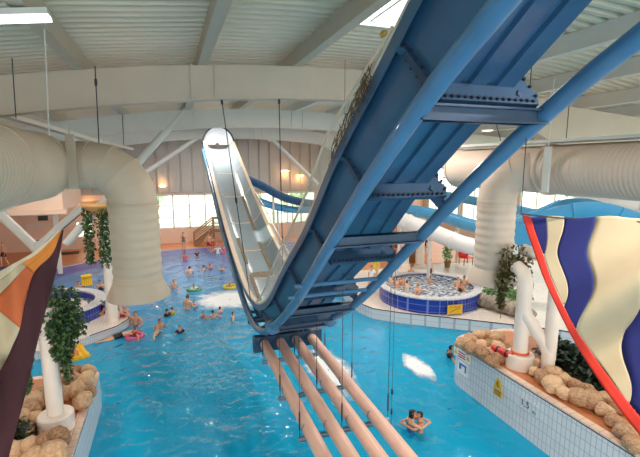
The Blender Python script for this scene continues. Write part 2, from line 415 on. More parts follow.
# outside
mb = MB(); mb.grid([[(x, y, -0.3) for x in (-90, 120)] for y in (YB + .4, 160)]); mb.grid([[(x, y, -0.3) for x in (XR + .4, 120)] for y in (-60, YB + .4)])
struct(mb.build('ground_outside', paint('lawn', (205, 215, 190), 0.9, 0.25, 0.4)))

# roof: trapezoidal sheets laid between purlins, with openings for rooflights
def zr(X):
    if X < -9: return 10.15 - 0.010 * 196
    return 10.15 - 0.010 * (X - 5) ** 2 if X < 13 else 9.51 - 0.07 * (X - 13)
PURL = [-12.0, -9.3, -6.8, -4.3, -1.8, 0.9, 3.3, 6.0, 8.5, 11.0, 13.5, 16.0, 18.5, 21.0, 23.5]
lights_holes = {}       # bay index -> list of (y0, y1)
bays = [XL] + PURL + [XR]
def bay_of(X):
    for i in range(len(bays) - 1):
        if bays[i] <= X < bays[i + 1]: return i
HOLES = [(4.5, 6.9, 8.7)]
for X, a, b_ in HOLES: lights_holes.setdefault(bay_of(X), []).append((a, b_))
mb = MB()
per = 0.30
prof = [(0.0, 0.0), (0.11, 0.0), (0.14, 0.10), (0.27, 0.10)]
def prof_z(y):
    u = (y - YN) % per
    pp = prof + [(per, 0.0)]
    for (a, za), (b, zb) in zip(pp, pp[1:]):
        if a <= u <= b: return za + (zb - za) * (u - a) / (b - a)
    return 0
for i in range(len(bays) - 1):
    x0, x1 = bays[i], bays[i + 1]
    segs, c = [], YN
    for a, b_ in sorted(lights_holes.get(i, [])): segs.append((c, a)); c = b_
    segs.append((c, YB + .2))
    for a, b_ in segs:
        A, B = [], []
        ylist = [(a, prof_z(a))] + [(YN + k * per + dy, dz) for k in range(int((YB + 1 - YN) / per)) for dy, dz in prof if a + .001 < YN + k * per + dy < b_ - .001] + [(b_, prof_z(b_))]
        for y, dz in ylist: A.append((x0, y, zr(x0) + dz)); B.append((x1, y, zr(x1) + dz))
        mb.grid([A, B])
struct(mb.build('ceiling', M['roof_sheet'], sharp=20))
for k, (X, a, b_) in enumerate(HOLES):
    i = bay_of(X); x0, x1 = bays[i], bays[i + 1]; wi += 1
    g = MB()
    for p, q in (((x0, a), (x1, a)), ((x1, a), (x1, b_)), ((x1, b_), (x0, b_)), ((x0, b_), (x0, a))):
        g.beam((p[0], p[1], zr(p[0]) + .08), (q[0], q[1], zr(q[0]) + .08), .1, .22)
    for u in (1, 2): g.beam((x0 + (x1 - x0) * u / 3, a, zr(X) + .08), (x0 + (x1 - x0) * u / 3, b_, zr(X) + .08), .05, .06)
    o = struct(g.build('window_%d' % wi, M['white_steel']))
    g = MB(); g.grid([[(x0, y, zr(x0) + .16), (x1, y, zr(x1) + .16)] for y in (a, b_)]); g.build('pane', M['glass'], o)

purl_names = ['cream purlin under the roof']
G_P = 'roof purlins running away from the camera'
vis = {-1.8: 'cream purlin between the strip light and the hanging black cable', 0.9: 'cream purlin meeting the first arched beam above the far slide top', 3.3: 'cream purlin slanting beside the bright rooflight left of the blue slide',
       -4.3: 'cream purlin over the left duct, outermost before the wall side', 8.5: 'cream purlin showing just right of the blue slide underside', 11.0: 'second cream purlin right of the blue slide', 13.5: 'third cream purlin right of the blue slide', 6.0: 'cream purlin hidden mostly above the blue slide'}
n_in = 0
for X in PURL:
    g = MB(); z = zr(X)
    g.span((X - .11, YN, z - .40), (X + .11, YB, z - .36)); g.span((X - .09, YN, z - .36), (X + .09, YB, z - .0))
    lab = vis.get(X) or 'cream roof purlin lying %.1f metres %s of the rooflight' % (abs(X - 4.5), 'left' if X < 4 else 'right')
    tag(g.build('roof_purlin', M['white_steel'] if X > 5 else M['cream_steel']), lab, 'beam', G_P)  # whiter on the right: the brighter light there is put into the colour

# arched cross frames
def frame(Y, label, mat):
    t = thing('arched_beam', (5, Y, 0), label, 'beam', 'arched roof frames across the hall')
    def zt(X): return zr(X) - 0.40
    xs = sorted([XL + 0.5 * k for k in range(int((XR - XL) / .5) + 1)] + [17.51])
    def zb(X):
        z = zt(X) - 0.78
        if 10.5 < X <= 17.5: z -= 0.30 * (X - 10.5)
        return z
    g = MB()
    g.loft([[(x, Y - .14, zt(x)), (x, Y + .14, zt(x)), (x, Y + .14, zb(x)), (x, Y - .14, zb(x))] for x in xs])
    g.build('web', mat, t)
    g = MB(); g.loft([[(x, Y - .2, zb(x)), (x, Y + .2, zb(x)), (x, Y + .2, zb(x) - .04), (x, Y - .2, zb(x) - .04)] for x in xs]); g.build('flange', mat, t)
    for x in (0.9, 6.0):
        g = MB(); g.span((x - .3, Y - .19, zb(x)), (x - .26, Y + .19, zt(x))); g.span((x + .26, Y - .19, zb(x)), (x + .3, Y + .19, zt(x))); g.build('splice_plate', mat, t)
    g = MB(); g.tube([(17.4, Y, -0.02 + .52), (17.4, Y, zb(17.4))], .22, 16); g.build('column', M['white_steel'], t)
frame(11.3, 'deep cream arched beam nearest, crossing over the ducts and cables', M['cream_steel'])
frame(20.5, 'white arched beam in the middle, behind the deep cream one', M['white_steel'])
frame(30.0, 'white arched beam farthest back, close to the clad wall', M['white_steel'])

def strut(p, q, r, label):
    g = MB(); d = (Vector(q) - Vector(p)).normalized()
    g.tube([p, q], r, 14); o = g.build('raking_strut', M['white_steel']); tag(o, label, 'strut', 'white tubular roof struts')
    e = MB(); e.box(Vector(p) + d * .1, (.5, .06, .5)); e.build('end_plate', M['white_steel'], o)
    if 'knee' in label or 'banner' in label:
        k_ = Vector(q) if 'sloping' in label else Vector(p)
        e = MB(); e.tube([(k_.x, k_.y, .16 if k_.y > 26 else -1.0), k_], r * .9, 12); e.build('leg', M['white_steel'], o)
strut(PY(190, 104, 20.5), PY(66, 244, 20.5), .17, 'thick white raking strut passing behind the left duct elbow')
strut(PY(213, 127, 30), PY(143, 174, 30), .15, 'thinner white strut beside the left duct elbow, behind the thick one')
strut(PY(270, 137, 30), PY(318, 184, 30), .12, 'white strut leaning right behind the far slide top')
strut(PY(0, 214, 24), PY(36, 248, 24), .22, 'white strut behind the left banner sloping down to the right')
strut(PY(36, 248, 23.9), PY(84, 205, 23.9), .16, 'pale strut rising right from the knee above the left banner')
# bulkhead box on the left
mb = MB(); mb.span((-13.5, 30.5, 4.3), (-6.4, 36.5, 5.9)); mb.span((-13.5, 30.3, 4.1), (-6.2, 30.6, 4.4)); mb.span((-13.6, 30.4, 5.9), (-6.3, 36.6, 6.0))
tag(mb.build('bulkhead', M['peach_wall']), 'peach boxed bulkhead hanging high on the left above the deck', 'bulkhead')
for k in range(2):
    g = MB(); x = (-12.8, -7.0)[k]; g.span((x - .12, 30.9, .15), (x + .12, 31.14, 4.12) if k == 0 else (x + .12, 31.14, 4.12))
    if k == 0: tag(g.build('post', M['white_steel']), 'square white post carrying the bulkhead at its outer end', 'post')
    else: tag(g.build('post', M['white_steel']), 'square white post carrying the bulkhead beside the pool', 'post')
# door and notice boards on the back wall at the left
def door(n, x0, x1):
    g = MB(); g.span((x0, YB - .06, .15), (x1, YB - .002, 2.3)); o = struct(g.build('door_%d' % n, M['peach_wall']))
    g = MB(); g.span((x0 - .1, YB - .08, .15), (x0, YB - .002, 2.4)); g.span((x1, YB - .08, .15), (x1 + .1, YB - .002, 2.4)); g.span((x0 - .1, YB - .08, 2.3), (x1 + .1, YB - .002, 2.4)); g.build('door_frame', M['white_steel'], o)
    g = MB(); g.span((x0 + .2, YB - .12, 1.0), (x1 - .2, YB - .06, 1.08)); g.build('push_bar', M['grey_metal'], o)
door(1, -11.0, -9.2)
g = MB(); g.span((-10.2, YB - .05, 2.65), (-9.5, YB - .002, 3.05)); tag(g.build('wall_sign', paint('dark_green', (54, 70, 58))), 'small dark sign above the door on the peach wall', 'sign')
g = MB(); g.box((-8.0, 38.0, .19), (1.7, .9, .05), rz=.1); tag(g.build('floor_mat', M['black']), 'black mat lying on the orange deck under the small windows', 'mat')

# ------------------------------------------------------------------ far stairs
st = thing('staircase', (3.1, 38.2, .15), 'brown wooden staircase with rails against the back windows', 'stairs')
for s_, y in (('a', 37.7), ('b', 38.7)):
    g = MB(); g.beam((1.9, y, .3), (3.5, y, 1.5), .08, .32); g.beam((3.45, y, 1.45), (5.2, y, 1.45), .08, .32); g.build('stringer', M['wood'], st)
    g = MB(); g.tube([(1.75, y, 1.2), (3.45, y, 2.5), (5.2, y, 2.5)], .06, 8); g.tube([(1.75, y, .8), (3.45, y, 2.05), (5.2, y, 2.05)], .04, 8); g.build('handrail', M['wood'], st)
    for x, z, t_ in ((1.78, .15, 1.2), (3.45, .15, 2.5), (5.15, .15, 2.5)):
        g = MB(); g.span((x - .05, y - .05, z), (x + .05, y + .05, t_)); g.build('post', M['wood'], st)
for k in range(7):
    g = MB(); g.span((1.9 + .23 * k, 37.75, .32 + .19 * k), (2.2 + .23 * k, 38.65, .37 + .19 * k)); g.build('tread', M['wood'], st)
g = MB(); g.span((3.5, 37.75, 1.5), (5.2, 38.65, 1.58)); g.build('landing', M['wood'], st)

# ------------------------------------------------------------------ ducts
def ring(c, t, r, ref=None, n=40):
    t = Vector(t).normalized(); u = Vector((0, 0, 1)) if abs(t.z) < .9 else Vector((0, 1, 0))
    x = t.cross(u).normalized() if ref is None else Vector(ref).normalized(); y = x.cross(t)
    return [Vector(c) + (x * math.cos(2 * PI * k / n) + y * math.sin(2 * PI * k / n)) * r for k in range(n)]
def corrugated(p, q, r, amp=.025, pitch=.11):
    p, q = Vector(p), Vector(q); L = (q - p).length; n = int(L / (pitch / 4)); t = (q - p) / L
    rs = [ring(p + t * (L * k / n), t, r + (0, amp, amp, 0)[k % 4]) for k in range(n + 1)]
    return rs
def bend(p, a, b, R, seg=3):                     # mitred elbow: corner p, directions a (in), b (out)
    a, b = Vector(a).normalized(), Vector(b).normalized()
    ang = a.angle(b); n = (b - a * a.dot(b)).normalized(); T = R * math.tan(ang / 2)
    s = Vector(p) - a * T; c = s + n * R; out = []
    for k in range(seg + 1):
        th = ang * k / seg
        out.append((c + a * (R * math.sin(th)) - n * (R * math.cos(th)), a * math.cos(th) + n * math.sin(th)))
    return out
def seam(p, t, r, w=.05, h=.02):
    t = Vector(t).normalized(); p = Vector(p)
    return [ring(p - t * w / 2, t, r), ring(p - t * w / 2, t, r + h), ring(p + t * w / 2, t, r + h), ring(p + t * w / 2, t, r)]

dl = thing('air_duct', (-0.95, 12.4, 3.6), 'cream round air duct at left with elbow dropping to a flared outlet', 'air duct', 'round ventilation ducts')
r1, r2 = .62, .80
ve = Vector((-0.95, 12.45, 7.17)); 
dirA = (Vector((-0.95, 12.45, 7.17)) - Vector((-2.95, 13.0, 7.17))).normalized()
g = MB(); g.loft(corrugated((-3.45, 3.0, 7.13), (-3.15, 12.3, 7.15), r2, .035, .16)); g.build('corrugated_section', M['duct'], dl)
g = MB(); g.loft([ring((-3.15, 12.28, 7.15), (0, 1, 0), r2 + .06), ring((-3.15, 12.38, 7.15), (0, 1, 0), r2 + .06)])
g.build('flange', M['duct'], dl); g = MB(); g.loft([ring((-3.25, 9.5, 7.14), (0, 1, 0), r2 + .07), ring((-3.25, 9.62, 7.14), (0, 1, 0), r2 + .05)]); g.build('flange', M['duct'], dl)
dirA = Vector((2.0, -.42, 0)).normalized()
g = MB(); g.loft([ring((-3.15, 12.35 + .85 * math.sin(u), 7.15), (0, 1, 0), r2 * math.cos(u) ** .6) for u in (0, .3, .6, .9, 1.2, 1.45)]); g.build('end_dome', M['duct'], dl)
g = MB(); bd = bend(ve, dirA, (0, 0, -1), .98, 4); rf_ = dirA.cross(Vector((0, 0, -1))); g.loft([ring(ve - dirA * 2.1, dirA, r1, rf_), ring(ve - dirA * 1.25, dirA, r1, rf_)] + [ring(p, t, r1, rf_) for p, t in bd] + [ring((ve.x, ve.y, 6.05), (0, 0, -1), r1, rf_)])
for p, t in bd: g.loft(seam(p, t, r1, .04, .025))
g.build('elbow', M['duct'], dl)
g = MB(); g.loft(corrugated((ve.x, ve.y, 6.1), (ve.x, ve.y, 4.05), r1, .020, .24)); g.loft(seam((ve.x, ve.y, 6.12), (0, 0, 1), r1, .06, .03)); g.loft(seam((ve.x, ve.y, 4.05), (0, 0, 1), r1, .06, .03)); g.build('drop', M['duct'], dl)
g = MB(); g.lathe([(r1, 4.05), (r1 + .03, 4.0), (r1 + .2, 3.62), (r1 + .2, 3.56), (r1 + .15, 3.56), (r1 - .02, 4.0)], (ve.x, ve.y, 0), 40, caps=False); g.build('flared_outlet', M['duct'], dl)
bp_ = D(72, 164, 10.45)
g = MB(); g.beam(bp_ + Vector((0, 0, -.62)), bp_ + Vector((0, 0, .72)), .22, .05, up=-FW); g.beam(bp_ + Vector((0, 0, .7)), bp_ + Vector((0, 0, 2.0)), .03, .03); g.build('hanger_bracket', M['cream_steel'], dl)

dr = thing('air_duct', (9.5, 10.55, 3.5), 'pinkish cream round air duct at right, behind the blue pipe and striped banner', 'air duct', 'round ventilation ducts')
ax, rr, rd = 10.25, .68, .60
g = MB(); g.loft(corrugated((ax, 3.0, 7.04), (ax, 9.3, 7.04), rr, .012, .12)); g.build('corrugated_section', M['duct_pink'], dr)
g = MB(); g.loft(seam((ax, 9.32, 7.04), (0, 1, 0), rr, .06, .06)); g.build('flange', M['duct_pink'], dr)
g = MB(); g.loft([ring((ax, 9.3, 7.04), (0, 1, 0), rr), ring((ax, 13.4, 7.04), (0, 1, 0), rr)]); g.loft(seam((ax, 13.35, 7.04), (0, 1, 0), rr, .06, .03)); g.build('main_run', M['duct_pink'], dr)
rd = .56
g = MB(); cr = Vector((9.5, 10.55, 7.0)); dB = Vector((-.62, 1.0, 0)).normalized(); bd = bend(cr, dB, (0, 0, -1), .85, 4)
rf_ = dB.cross(Vector((0, 0, -1))); g.loft([ring(cr - dB * 1.6, dB, rd, rf_)] + [ring(p, t, rd, rf_) for p, t in bd])
for p, t in bd: g.loft(seam(p, t, rd, .03, .012))
pe = bd[-1][0]
g.build('elbow', M['duct_pink'], dr)
g = MB(); g.loft(corrugated((pe.x, pe.y, pe.z), (pe.x, pe.y, 3.95), rd, .018, .24)); g.loft(seam((pe.x, pe.y, pe.z - .2), (0, 0, 1), rd, .05, .02)); g.build('drop', M['duct_pink'], dr)
g = MB(); g.lathe([(rd, 3.98), (rd + .03, 3.92), (rd + .17, 3.55), (rd + .17, 3.49), (rd + .12, 3.49), (rd - .02, 3.95)], (pe.x, pe.y, 0), 40, caps=False); g.build('flared_outlet', M['duct_pink'], dr)
bp_ = Vector((ax - .78, 8.75, 7.1))
g = MB(); g.span((bp_.x - .04, bp_.y - .1, 6.45), (bp_.x + .02, bp_.y + .1, 7.65)); g.span((bp_.x - .02, bp_.y - .02, 7.6), (bp_.x, bp_.y, 9.4)); g.build('hanger_bracket', M['white_steel'], dr)
g = MB(); g.span((ax - .5, 3.0, 7.78), (ax + .5, 13.0, 7.86)); tag(g.build('cable_tray', M['white_steel']), 'flat white cable tray lying along the top of the right duct', 'cable tray')
g = MB(); a, b_ = D(-20, 108, 9.2), D(98, 142, 12.2); g.beam(a, b_, .28, .1); o = tag(g.build('cable_tray', M['white_steel']), 'long pale cable tray hung above the left duct', 'cable tray')
g = MB(); g.tube([D(98, 141, 12.2), D(133, 149, 13.2)], .04, 8); g.build('conduit', M['white_steel'], o)

# ------------------------------------------------------------------ the blue half-pipe slide
CX, SX = 2.68, 0.70
def flare(y): u = max(0.0, min(1.0, (y - 10.0) / 5.0)); return u * u * (3 - 2 * u)
def SXX(x, y): return 1.98 + (x + 1.0) * (0.70 + 0.22 * flare(y))     # the chute is wider on its far arm
rimYZ = [(1.9, 9.50), (2.6, 9.05), (3.3, 8.57), (3.79, 8.22), (5.14, 7.26), (6.35, 6.21), (7.78, 5.21), (9.07, 4.24), (10.1, 3.72), (11.2, 3.48), (12.9, 3.52), (16.3, 4.38), (20.6, 6.02), (26.6, 8.5)]
RIM = curve3([(0, y, z) for y, z in rimYZ], 8)
cum = [0.0]
for a, b_ in zip(RIM, RIM[1:]): cum.append(cum[-1] + (b_ - a).length)
def at_len(L):
    L = max(0, min(cum[-1] - 1e-6, L))
    for k in range(len(cum) - 1):
        if cum[k + 1] >= L:
            u = (L - cum[k]) / (cum[k + 1] - cum[k]); p = RIM[k].lerp(RIM[k + 1], u)
            a = RIM[max(k - 2, 0)]; b = RIM[min(k + 3, len(RIM) - 1)]
            t = (b - a).normalized(); return p, t, Vector((0, -t.z, t.y))
def len_at_y(Y):
    for k in range(len(RIM) - 1):
        if RIM[k + 1].y >= Y: return cum[k] + (Y - RIM[k].y) / (RIM[k + 1].y - RIM[k].y) * (cum[k + 1] - cum[k])
def sweep(profile, L0, L1, n, closed=True):
    rings = []
    for k in range(n + 1):
        p, t, nn = at_len(L0 + (L1 - L0) * k / n)
        rings.append([Vector((SXX(x, p.y), p.y, p.z)) + nn * h for x, h in profile])
    return rings
LT = cum[-1]
sl = thing('water_slide', (CX, 11, 2.9), 'big blue half-pipe water slide dipping in a V over the pool', 'water slide')
outer = [(-.98, -.13), (-1.0, -.13), (-1.0, .02), (-.86, .02), (-.80, -.05), (-.70, -.26), (-.52, -.44), (-.25, -.47), (0, -.48), (.25, -.47), (.52, -.44), (.70, -.26), (.80, -.05), (.86, .02), (1.0, .02), (1.0, -.13), (.98, -.13), (.98, -.02), (.88, -.02), (.84, -.12), (.64, -.5), (.58, -.54), (.30, -.54), (.28, -.50), (.14, -.50), (.12, -.54), (-.12, -.54), (-.14, -.50), (-.28, -.50), (-.30, -.54), (-.58, -.54), (-.64, -.5), (-.84, -.12), (-.88, -.02), (-.98, -.02)]
g = MB(); g.loft(sweep(outer, 0, LT, 110)); g.build('trough', M['slide_blue'], sl, sharp=30)
inner = [(-.85, .035), (-.79, -.04), (-.69, -.245), (-.51, -.425), (-.25, -.455), (0, -.465), (.25, -.455), (.51, -.425), (.69, -.245), (.79, -.04), (.85, .035)]
g = MB(); g.loft(sweep([(x, h + .0) for x, h in inner] + [(x * .985, h + .02) for x, h in inner[::-1]], 0, LT, 110)); lin_o = g.build('lining', M['lining'], sl, sharp=50); lin_o['label'] = 'pale white inner lining'
for k, Y in enumerate((10.6, 12.2, 14.0, 16.0, 18.2, 20.6, 23.2)):
    L = len_at_y(Y); g = MB(); g.loft(sweep([(x * .98, h + .022) for x, h in inner] + [(x * .97, h + .035) for x, h in inner[::-1]], L - .025, L + .025, 1)); g.build('joint_ring', M['cream_trim'], sl)
for Y0, Y1, x0, x1 in ((12.5, 14.2, -.5, -.36), (12.5, 13.7, .36, .5), (14.4, 16.6, .36, .5), (15.0, 17.0, -.5, -.36), (17.6, 20.5, .36, .5)):
    g = MB(); g.loft(sweep([(x0, -.40), (x1, -.40), (x1, -.385), (x0, -.385)] if x0 < 0 else [(x0, -.40), (x1, -.40), (x1, -.385), (x0, -.385)], len_at_y(Y0), len_at_y(Y1), 10)); g.build('drain_grille', M['grille'], sl)
g = MB(); L = len_at_y(14.2); g.loft(sweep([(-.42, -.43), (.42, -.43), (.42, -.41), (-.42, -.41)], L - .2, L + .2, 2)); g.build('drain_grille', M['grille'], sl)
# cream lip along both rims
for sx in (-1, 1):
    g = MB(); g.loft(sweep([(sx * .84, .02), (sx * 1.0, .02), (sx * 1.0, .06), (sx * .84, .06)], 0, LT, 100)); g.build('lip', M['cream_trim'], sl)
# clear side screens
def screen(sx, Y0, Y1, h0, h1):
    L0, L1 = len_at_y(Y0), len_at_y(Y1); n = 50; rings = []
    for k in range(n + 1):
        u = k / n; p, t, nn = at_len(L0 + (L1 - L0) * u); hh = h0 + (h1 - h0) * u
        hh *= min(1, 4 * u + .15, 4 * (1 - u) + .15)
        rings.append([Vector((SXX(sx * .93, p.y), p.y, p.z)) + nn * .05, Vector((SXX(sx * .96, p.y), p.y, p.z)) + nn * .05, Vector((SXX(sx * 1.0, p.y), p.y, p.z)) + nn * (.05 + hh), Vector((SXX(sx * .97, p.y), p.y, p.z)) + nn * (.05 + hh)])
    g = MB(); g.loft(rings); o = g.build('side_screen', M['screen'], sl); o['label'] = 'clear plastic side screen'
    g = MB(); g.tube([(r[2] + r[3]) / 2 for r in rings], .018, 6); g.build('screen_rail', M['cream_trim'], o)
screen(-1, 3.6, 10.6, .34, .36); screen(1, 11.4, 20.0, .35, .3)
# bolted joint flanges
L_ref = len_at_y(3.64); ksp = 1.66
L = L_ref - ksp
stations = []
while L < LT - .2:
    if L > .3: stations.append(L)
    L += ksp
flo = [(-1.0, -.12), (-.90, -.16), (-.74, -.56), (-.66, -.74), (.86, -.74), (.94, -.60), (.82, -.50), (1.0, -.12)]
fli = [(-.86, -.02), (-.80, -.10), (-.62, -.48), (-.56, -.52), (.56, -.52), (.62, -.48), (.74, -.30), (.86, -.02)]
for L in stations:
    a0, a1 = sweep(flo, L - .035, L + .035, 1); i0, i1 = sweep(fli, L - .035, L + .035, 1)
    g = MB(); g.grid([a0, a1, i1, i0, a0])
    for a, b_ in zip(flo, flo[1:]):
        m = max(1, int(math.hypot(a[0] - b_[0], a[1] - b_[1]) / .1))
        for j in range(m):
            u = (j + .5) / m; x = (a[0] * (1 - u) + b_[0] * u) * .97; h = (a[1] * (1 - u) + b_[1] * u) * .95 + .0
            p, t, nn = at_len(L); c = Vector((SXX(x, p.y), p.y, p.z)) + nn * h
            g.tube([c - t * .06, c + t * .06], .018, 6, mi=1)
    o = g.build('bolted_flange', [M['navy'], M['bolt']], sl)
# support pipes
pz = [(1.0, 8.9), (2.3, 8.18), (3.0, 7.78), (4.13, 7.0), (5.34, 6.06), (7.2, 4.62), (8.84, 3.62), (10.0, 3.08), (11.3, 2.84), (13.0, 3.08), (17.6, 4.42), (22.0, 6.25), (26.3, 8.05)]
PIPE = curve3([(0, y, z) for y, z in pz], 8)
def pipe_z(Y):
    for a, b_ in zip(PIPE, PIPE[1:]):
        if b_.y >= Y: return a.z + (b_.z - a.z) * (Y - a.y) / (b_.y - a.y)
xl, xr = 2.0, 3.36
for X, nm in ((xl, 'support_pipe'), (xr, 'support_pipe')):
    g = MB(); g.tube([(X + (.42 if X > 3 else -.04) * flare(p.y), p.y, p.z) for p in PIPE], .088, 16); g.build(nm, M['pipe_blue'], sl)
def xbeam(Y, dz=0, w=.14):
    z = pipe_z(Y) + (dz if Y < 11 else -.34)
    g = MB(); g.span((xl, Y - .04, z - w / 2), (xr + .42 * flare(Y), Y + .04, z + w / 2)); g.span((xl, Y - .1, z + w / 2 - .02), (xr, Y + .1, z + w / 2)); g.span((xl, Y - .1, z - w / 2), (xr, Y + .1, z - w / 2 + .02)); return g.build('cross_beam', M['navy'], sl)
for Y in (3.22, 5.2, 7.55, 9.0, 10.3, 12.2, 14.2, 17, 20, 23): xbeam(Y)
for Y in (6.35, 6.75):
    z = pipe_z(Y); g = MB(); g.tube([(xl - .2, Y, z), (xr + .05, Y, z)], .035, 8); g.build('tie_rod', M['pipe_blue'], sl)
for L in stations:                                   # short legs from flange to pipe
    p, t, nn = at_len(L)
    for x, X in ((-.55, xl), (.55, xr)):
        b0 = Vector((SXX(x, p.y), p.y, p.z)) + nn * -.6
        tgt = Vector((X + (.42 if X > 3 else -.04) * flare(b0.y), b0.y, pipe_z(max(1.1, min(26, b0.y)))))
        g = MB(); g.beam(b0, tgt, .06, .12, up=t); g.build('saddle', M['navy'], sl)
for X in (xl, xr):
    g = MB(); g.ball((X, 8.85, pipe_z(8.85)), .17, 10); g.build('ball_joint', M['pipe_blue'], sl)
# white hood at the far top
g = MB(); rs = []
pT, tT, nT = at_len(LT)
for k in range(9):
    u = k / 8; r = .90 * math.cos(u * PI / 2 * .92); c = Vector((SXX(0, 30), pT.y + .1 + .7 * math.sin(u * PI / 2), pT.z - .12 + .0 * u))
    rs.append([c + Vector((r * math.cos(PI * j / 16 * 1.0), 0, r * 1.12 * math.sin(PI * j / 16))) for j in range(17)])
g.grid(rs); g.build('end_hood', M['white'], sl)
g = MB(); g.tube([Vector((SXX(0, 30) + .93 * math.cos(PI * j / 16), pT.y + .05, pT.z - .12 + 1.04 * math.sin(PI * j / 16))) for j in range(17)], .05, 8); g.build('hood_hoop', M['bolt'], sl)
# torn netting hung over the near left rim
nt_ = thing('torn_net', (1.85, 4.6, 7.0), 'frayed brown rope netting snagged on the near rim of the blue slide', 'net')
g = MB()
for k in range(26):
    L = len_at_y(3.9 + rnd.random() * 1.15); p, t, nn = at_len(L); a = Vector((CX - .74, p.y, p.z)) + nn * (.05 + .08 * rnd.random())
    pts = [a]
    for j in range(6): pts.append(pts[-1] + Vector((rnd.uniform(-.02, .03), rnd.uniform(-.03, .03), -rnd.uniform(.015, .05))))
    g.tube(pts, .0055, 5)
    g.tube([pts[1], pts[1] + t * .14 + Vector((0, 0, -.03)), pts[3] + t * .2], .005, 5)
g.build('strand', M['rope'], nt_)['kind'] = 'stuff'
g = MB(); g.ball((CX - .76, 3.7, at_len(len_at_y(3.7))[0].z + .10), (.025, .06, .03), 8); g.build('knot', paint('ochre', (206, 150, 60), .9), nt_)

# hanger cables (from the first arched beam and the purlins)
def cable(p, q, r, label, group='thin steel hanger cables', turn=None):
    g = MB(); p, q = Vector(p), Vector(q); g.tube([p, q], r, 6); o = tag(g.build('hanger_cable', M['white_steel'] if 'pale' in label else M['cable']), label, 'cable', group)
    d = (q - p).normalized()
    if turn:
        for f_ in turn:
            c = p.lerp(q, f_); e = MB(); e.tube([c - d * .09, c - d * .05, c + d * .05, c + d * .09], [.012, .03, .03, .012], 8); e.build('turnbuckle', M['bolt'], o)
    return o
c1 = at_len(len_at_y(10.6))[0]
cable(PY(221, 95, 11.25), (1.86, c1.y + .2, c1.z + .08), .012, 'dark cable leaning from the arched beam down to the slide bend', turn=(.03, .5))
cable(PY(279, 95, 11.25), (xl + .78, 10.9, 3.75), .012, 'straight dark cable from the arched beam to the slide bend', turn=(.03,))
cable(PY(95, 66, 10.5), PY(99, 143, 10.9), .013, 'black cable hanging from the purlin end to the left duct', turn=(.2,))
cable(PY(12, 58, 9.4), PY(16, 118, 9.6), .010, 'black hanger at far left holding the cable tray', turn=None)
cable(PY(44, 22, 8), PY(49, 135, 9.6), .012, 'pale thin wire hanging from the strip light to the left duct', turn=None)
cable(PY(122, 104, 20.3), PY(124, 150, 20.3), .015, 'short thin wire with white tag above the left duct elbow')
cable((8.9, 10.6, 9.5), (9.55, 10.6, 7.9), .012, 'thin wire from the roof to the right duct, beside the slide flange')
cable((10.0, 8.7, 9.45), (10.0, 8.7, 7.86), .012, 'thin wire from the roof to the cable tray on the right duct')

# ------------------------------------------------------------------ pink pipes and their trapeze hangers
for k, X in enumerate((2.13, 2.55, 2.98, 3.42)):
    g = MB(); g.tube([(X, 10.45, 2.55), (X, 8.0, 2.52), (X, .6, 2.5)], .125, 20)
    nm = ('first', 'second', 'third', 'fourth')[k]
    o = tag(g.build('pink_pipe', M['pink_pipe']), '%s from the left of the four pink overhead pipes' % nm if k else 'outermost pink pipe, farthest from the swimming couple', 'pipe', 'four pink pipes over the water')
    for Y in (3.2, 5.2, 7.4, 9.4):
        e = MB(); e.loft(seam((X, Y, 2.51), (0, 1, 0), .125, .05, .008)); e.build('coupling', M['pink_pipe'], o)
mf = thing('pipe_manifold', (2.78, 10.6, 2.3), 'dark blue box header under the slide where the pink pipes start', 'manifold')
g = MB(); g.span((1.85, 10.42, 2.33), (3.72, 10.62, 2.74)); g.build('header_plate', M['navy'], mf)
for X in (2.13, 2.55, 2.98, 3.42):
    g = MB(); g.loft(seam((X, 10.4, 2.55), (0, 1, 0), .12, .05, .05)); g.build('collar', M['navy'], mf)
for X in (2.2, 3.2):
    g = MB(); g.span((X - .03, 10.44, 2.7), (X + .03, 10.56, 3.05)); g.build('bracket', M['navy'], mf)
for j, (Y, xa, xb) in enumerate(((9.82, 1.93, 3.62), (8.08, 1.93, 3.62), (6.66, 1.93, 3.75))):
    wh = ('next to the blue header', 'second from the blue header', 'third from the blue header', 'farthest from the blue header')[j]
    t = thing('trapeze_hanger', ((xa + xb) / 2, Y, 2.3), 'grey trapeze bar with rods carrying the pink pipes, ' + wh, 'hanger', 'trapeze hangers under the pink pipes')
    g = MB(); g.span((xa, Y - .03, 2.31), (xb, Y + .03, 2.375)); g.span((xa, Y - .06, 2.31), (xb, Y + .06, 2.32)); g.build('bar', M['grey_metal'], t)
    for x in (xa + .03, 2.77, xb - .03):
        zt_ = at_len(len_at_y(Y))[0].z - .62 - (.25 if abs(x - 2.77) > .5 else 0) if Y > 4.7 else 5.8
        zt_ = max(zt_, 3.0)
        if abs(x - 2.77) > .5: zt_ = pipe_z(Y) - .05
        g = MB(); g.tube([(x, Y, 2.32), (x, Y, zt_)], .006, 6)
        g.tube([(x, Y, 2.5), (x, Y, 2.55), (x, Y, 2.85), (x, Y, 2.9)], [.006, .016, .016, .006], 6); g.build('rod', M['cable'], t)
    for X in (2.13, 2.55, 2.98, 3.42):
        g = MB(); g.loft(seam((X, Y, 2.505), (0, 1, 0), .127, .04, .006)); g.build('clamp', M['grey_metal'], t)
# long cables to the right of the pipes
a = G(399, 425, .0)
cable((5.32, 9.32, .05), (5.32, 9.32, 9.6), .006, 'long thin cable hanging down near the embracing couple', turn=(.06, .12))
cable((4.0, 9.6, 2.9), (4.0, 9.6, 9.6), .006, 'thin cable hanging just right of the slide bend', turn=(.08,))

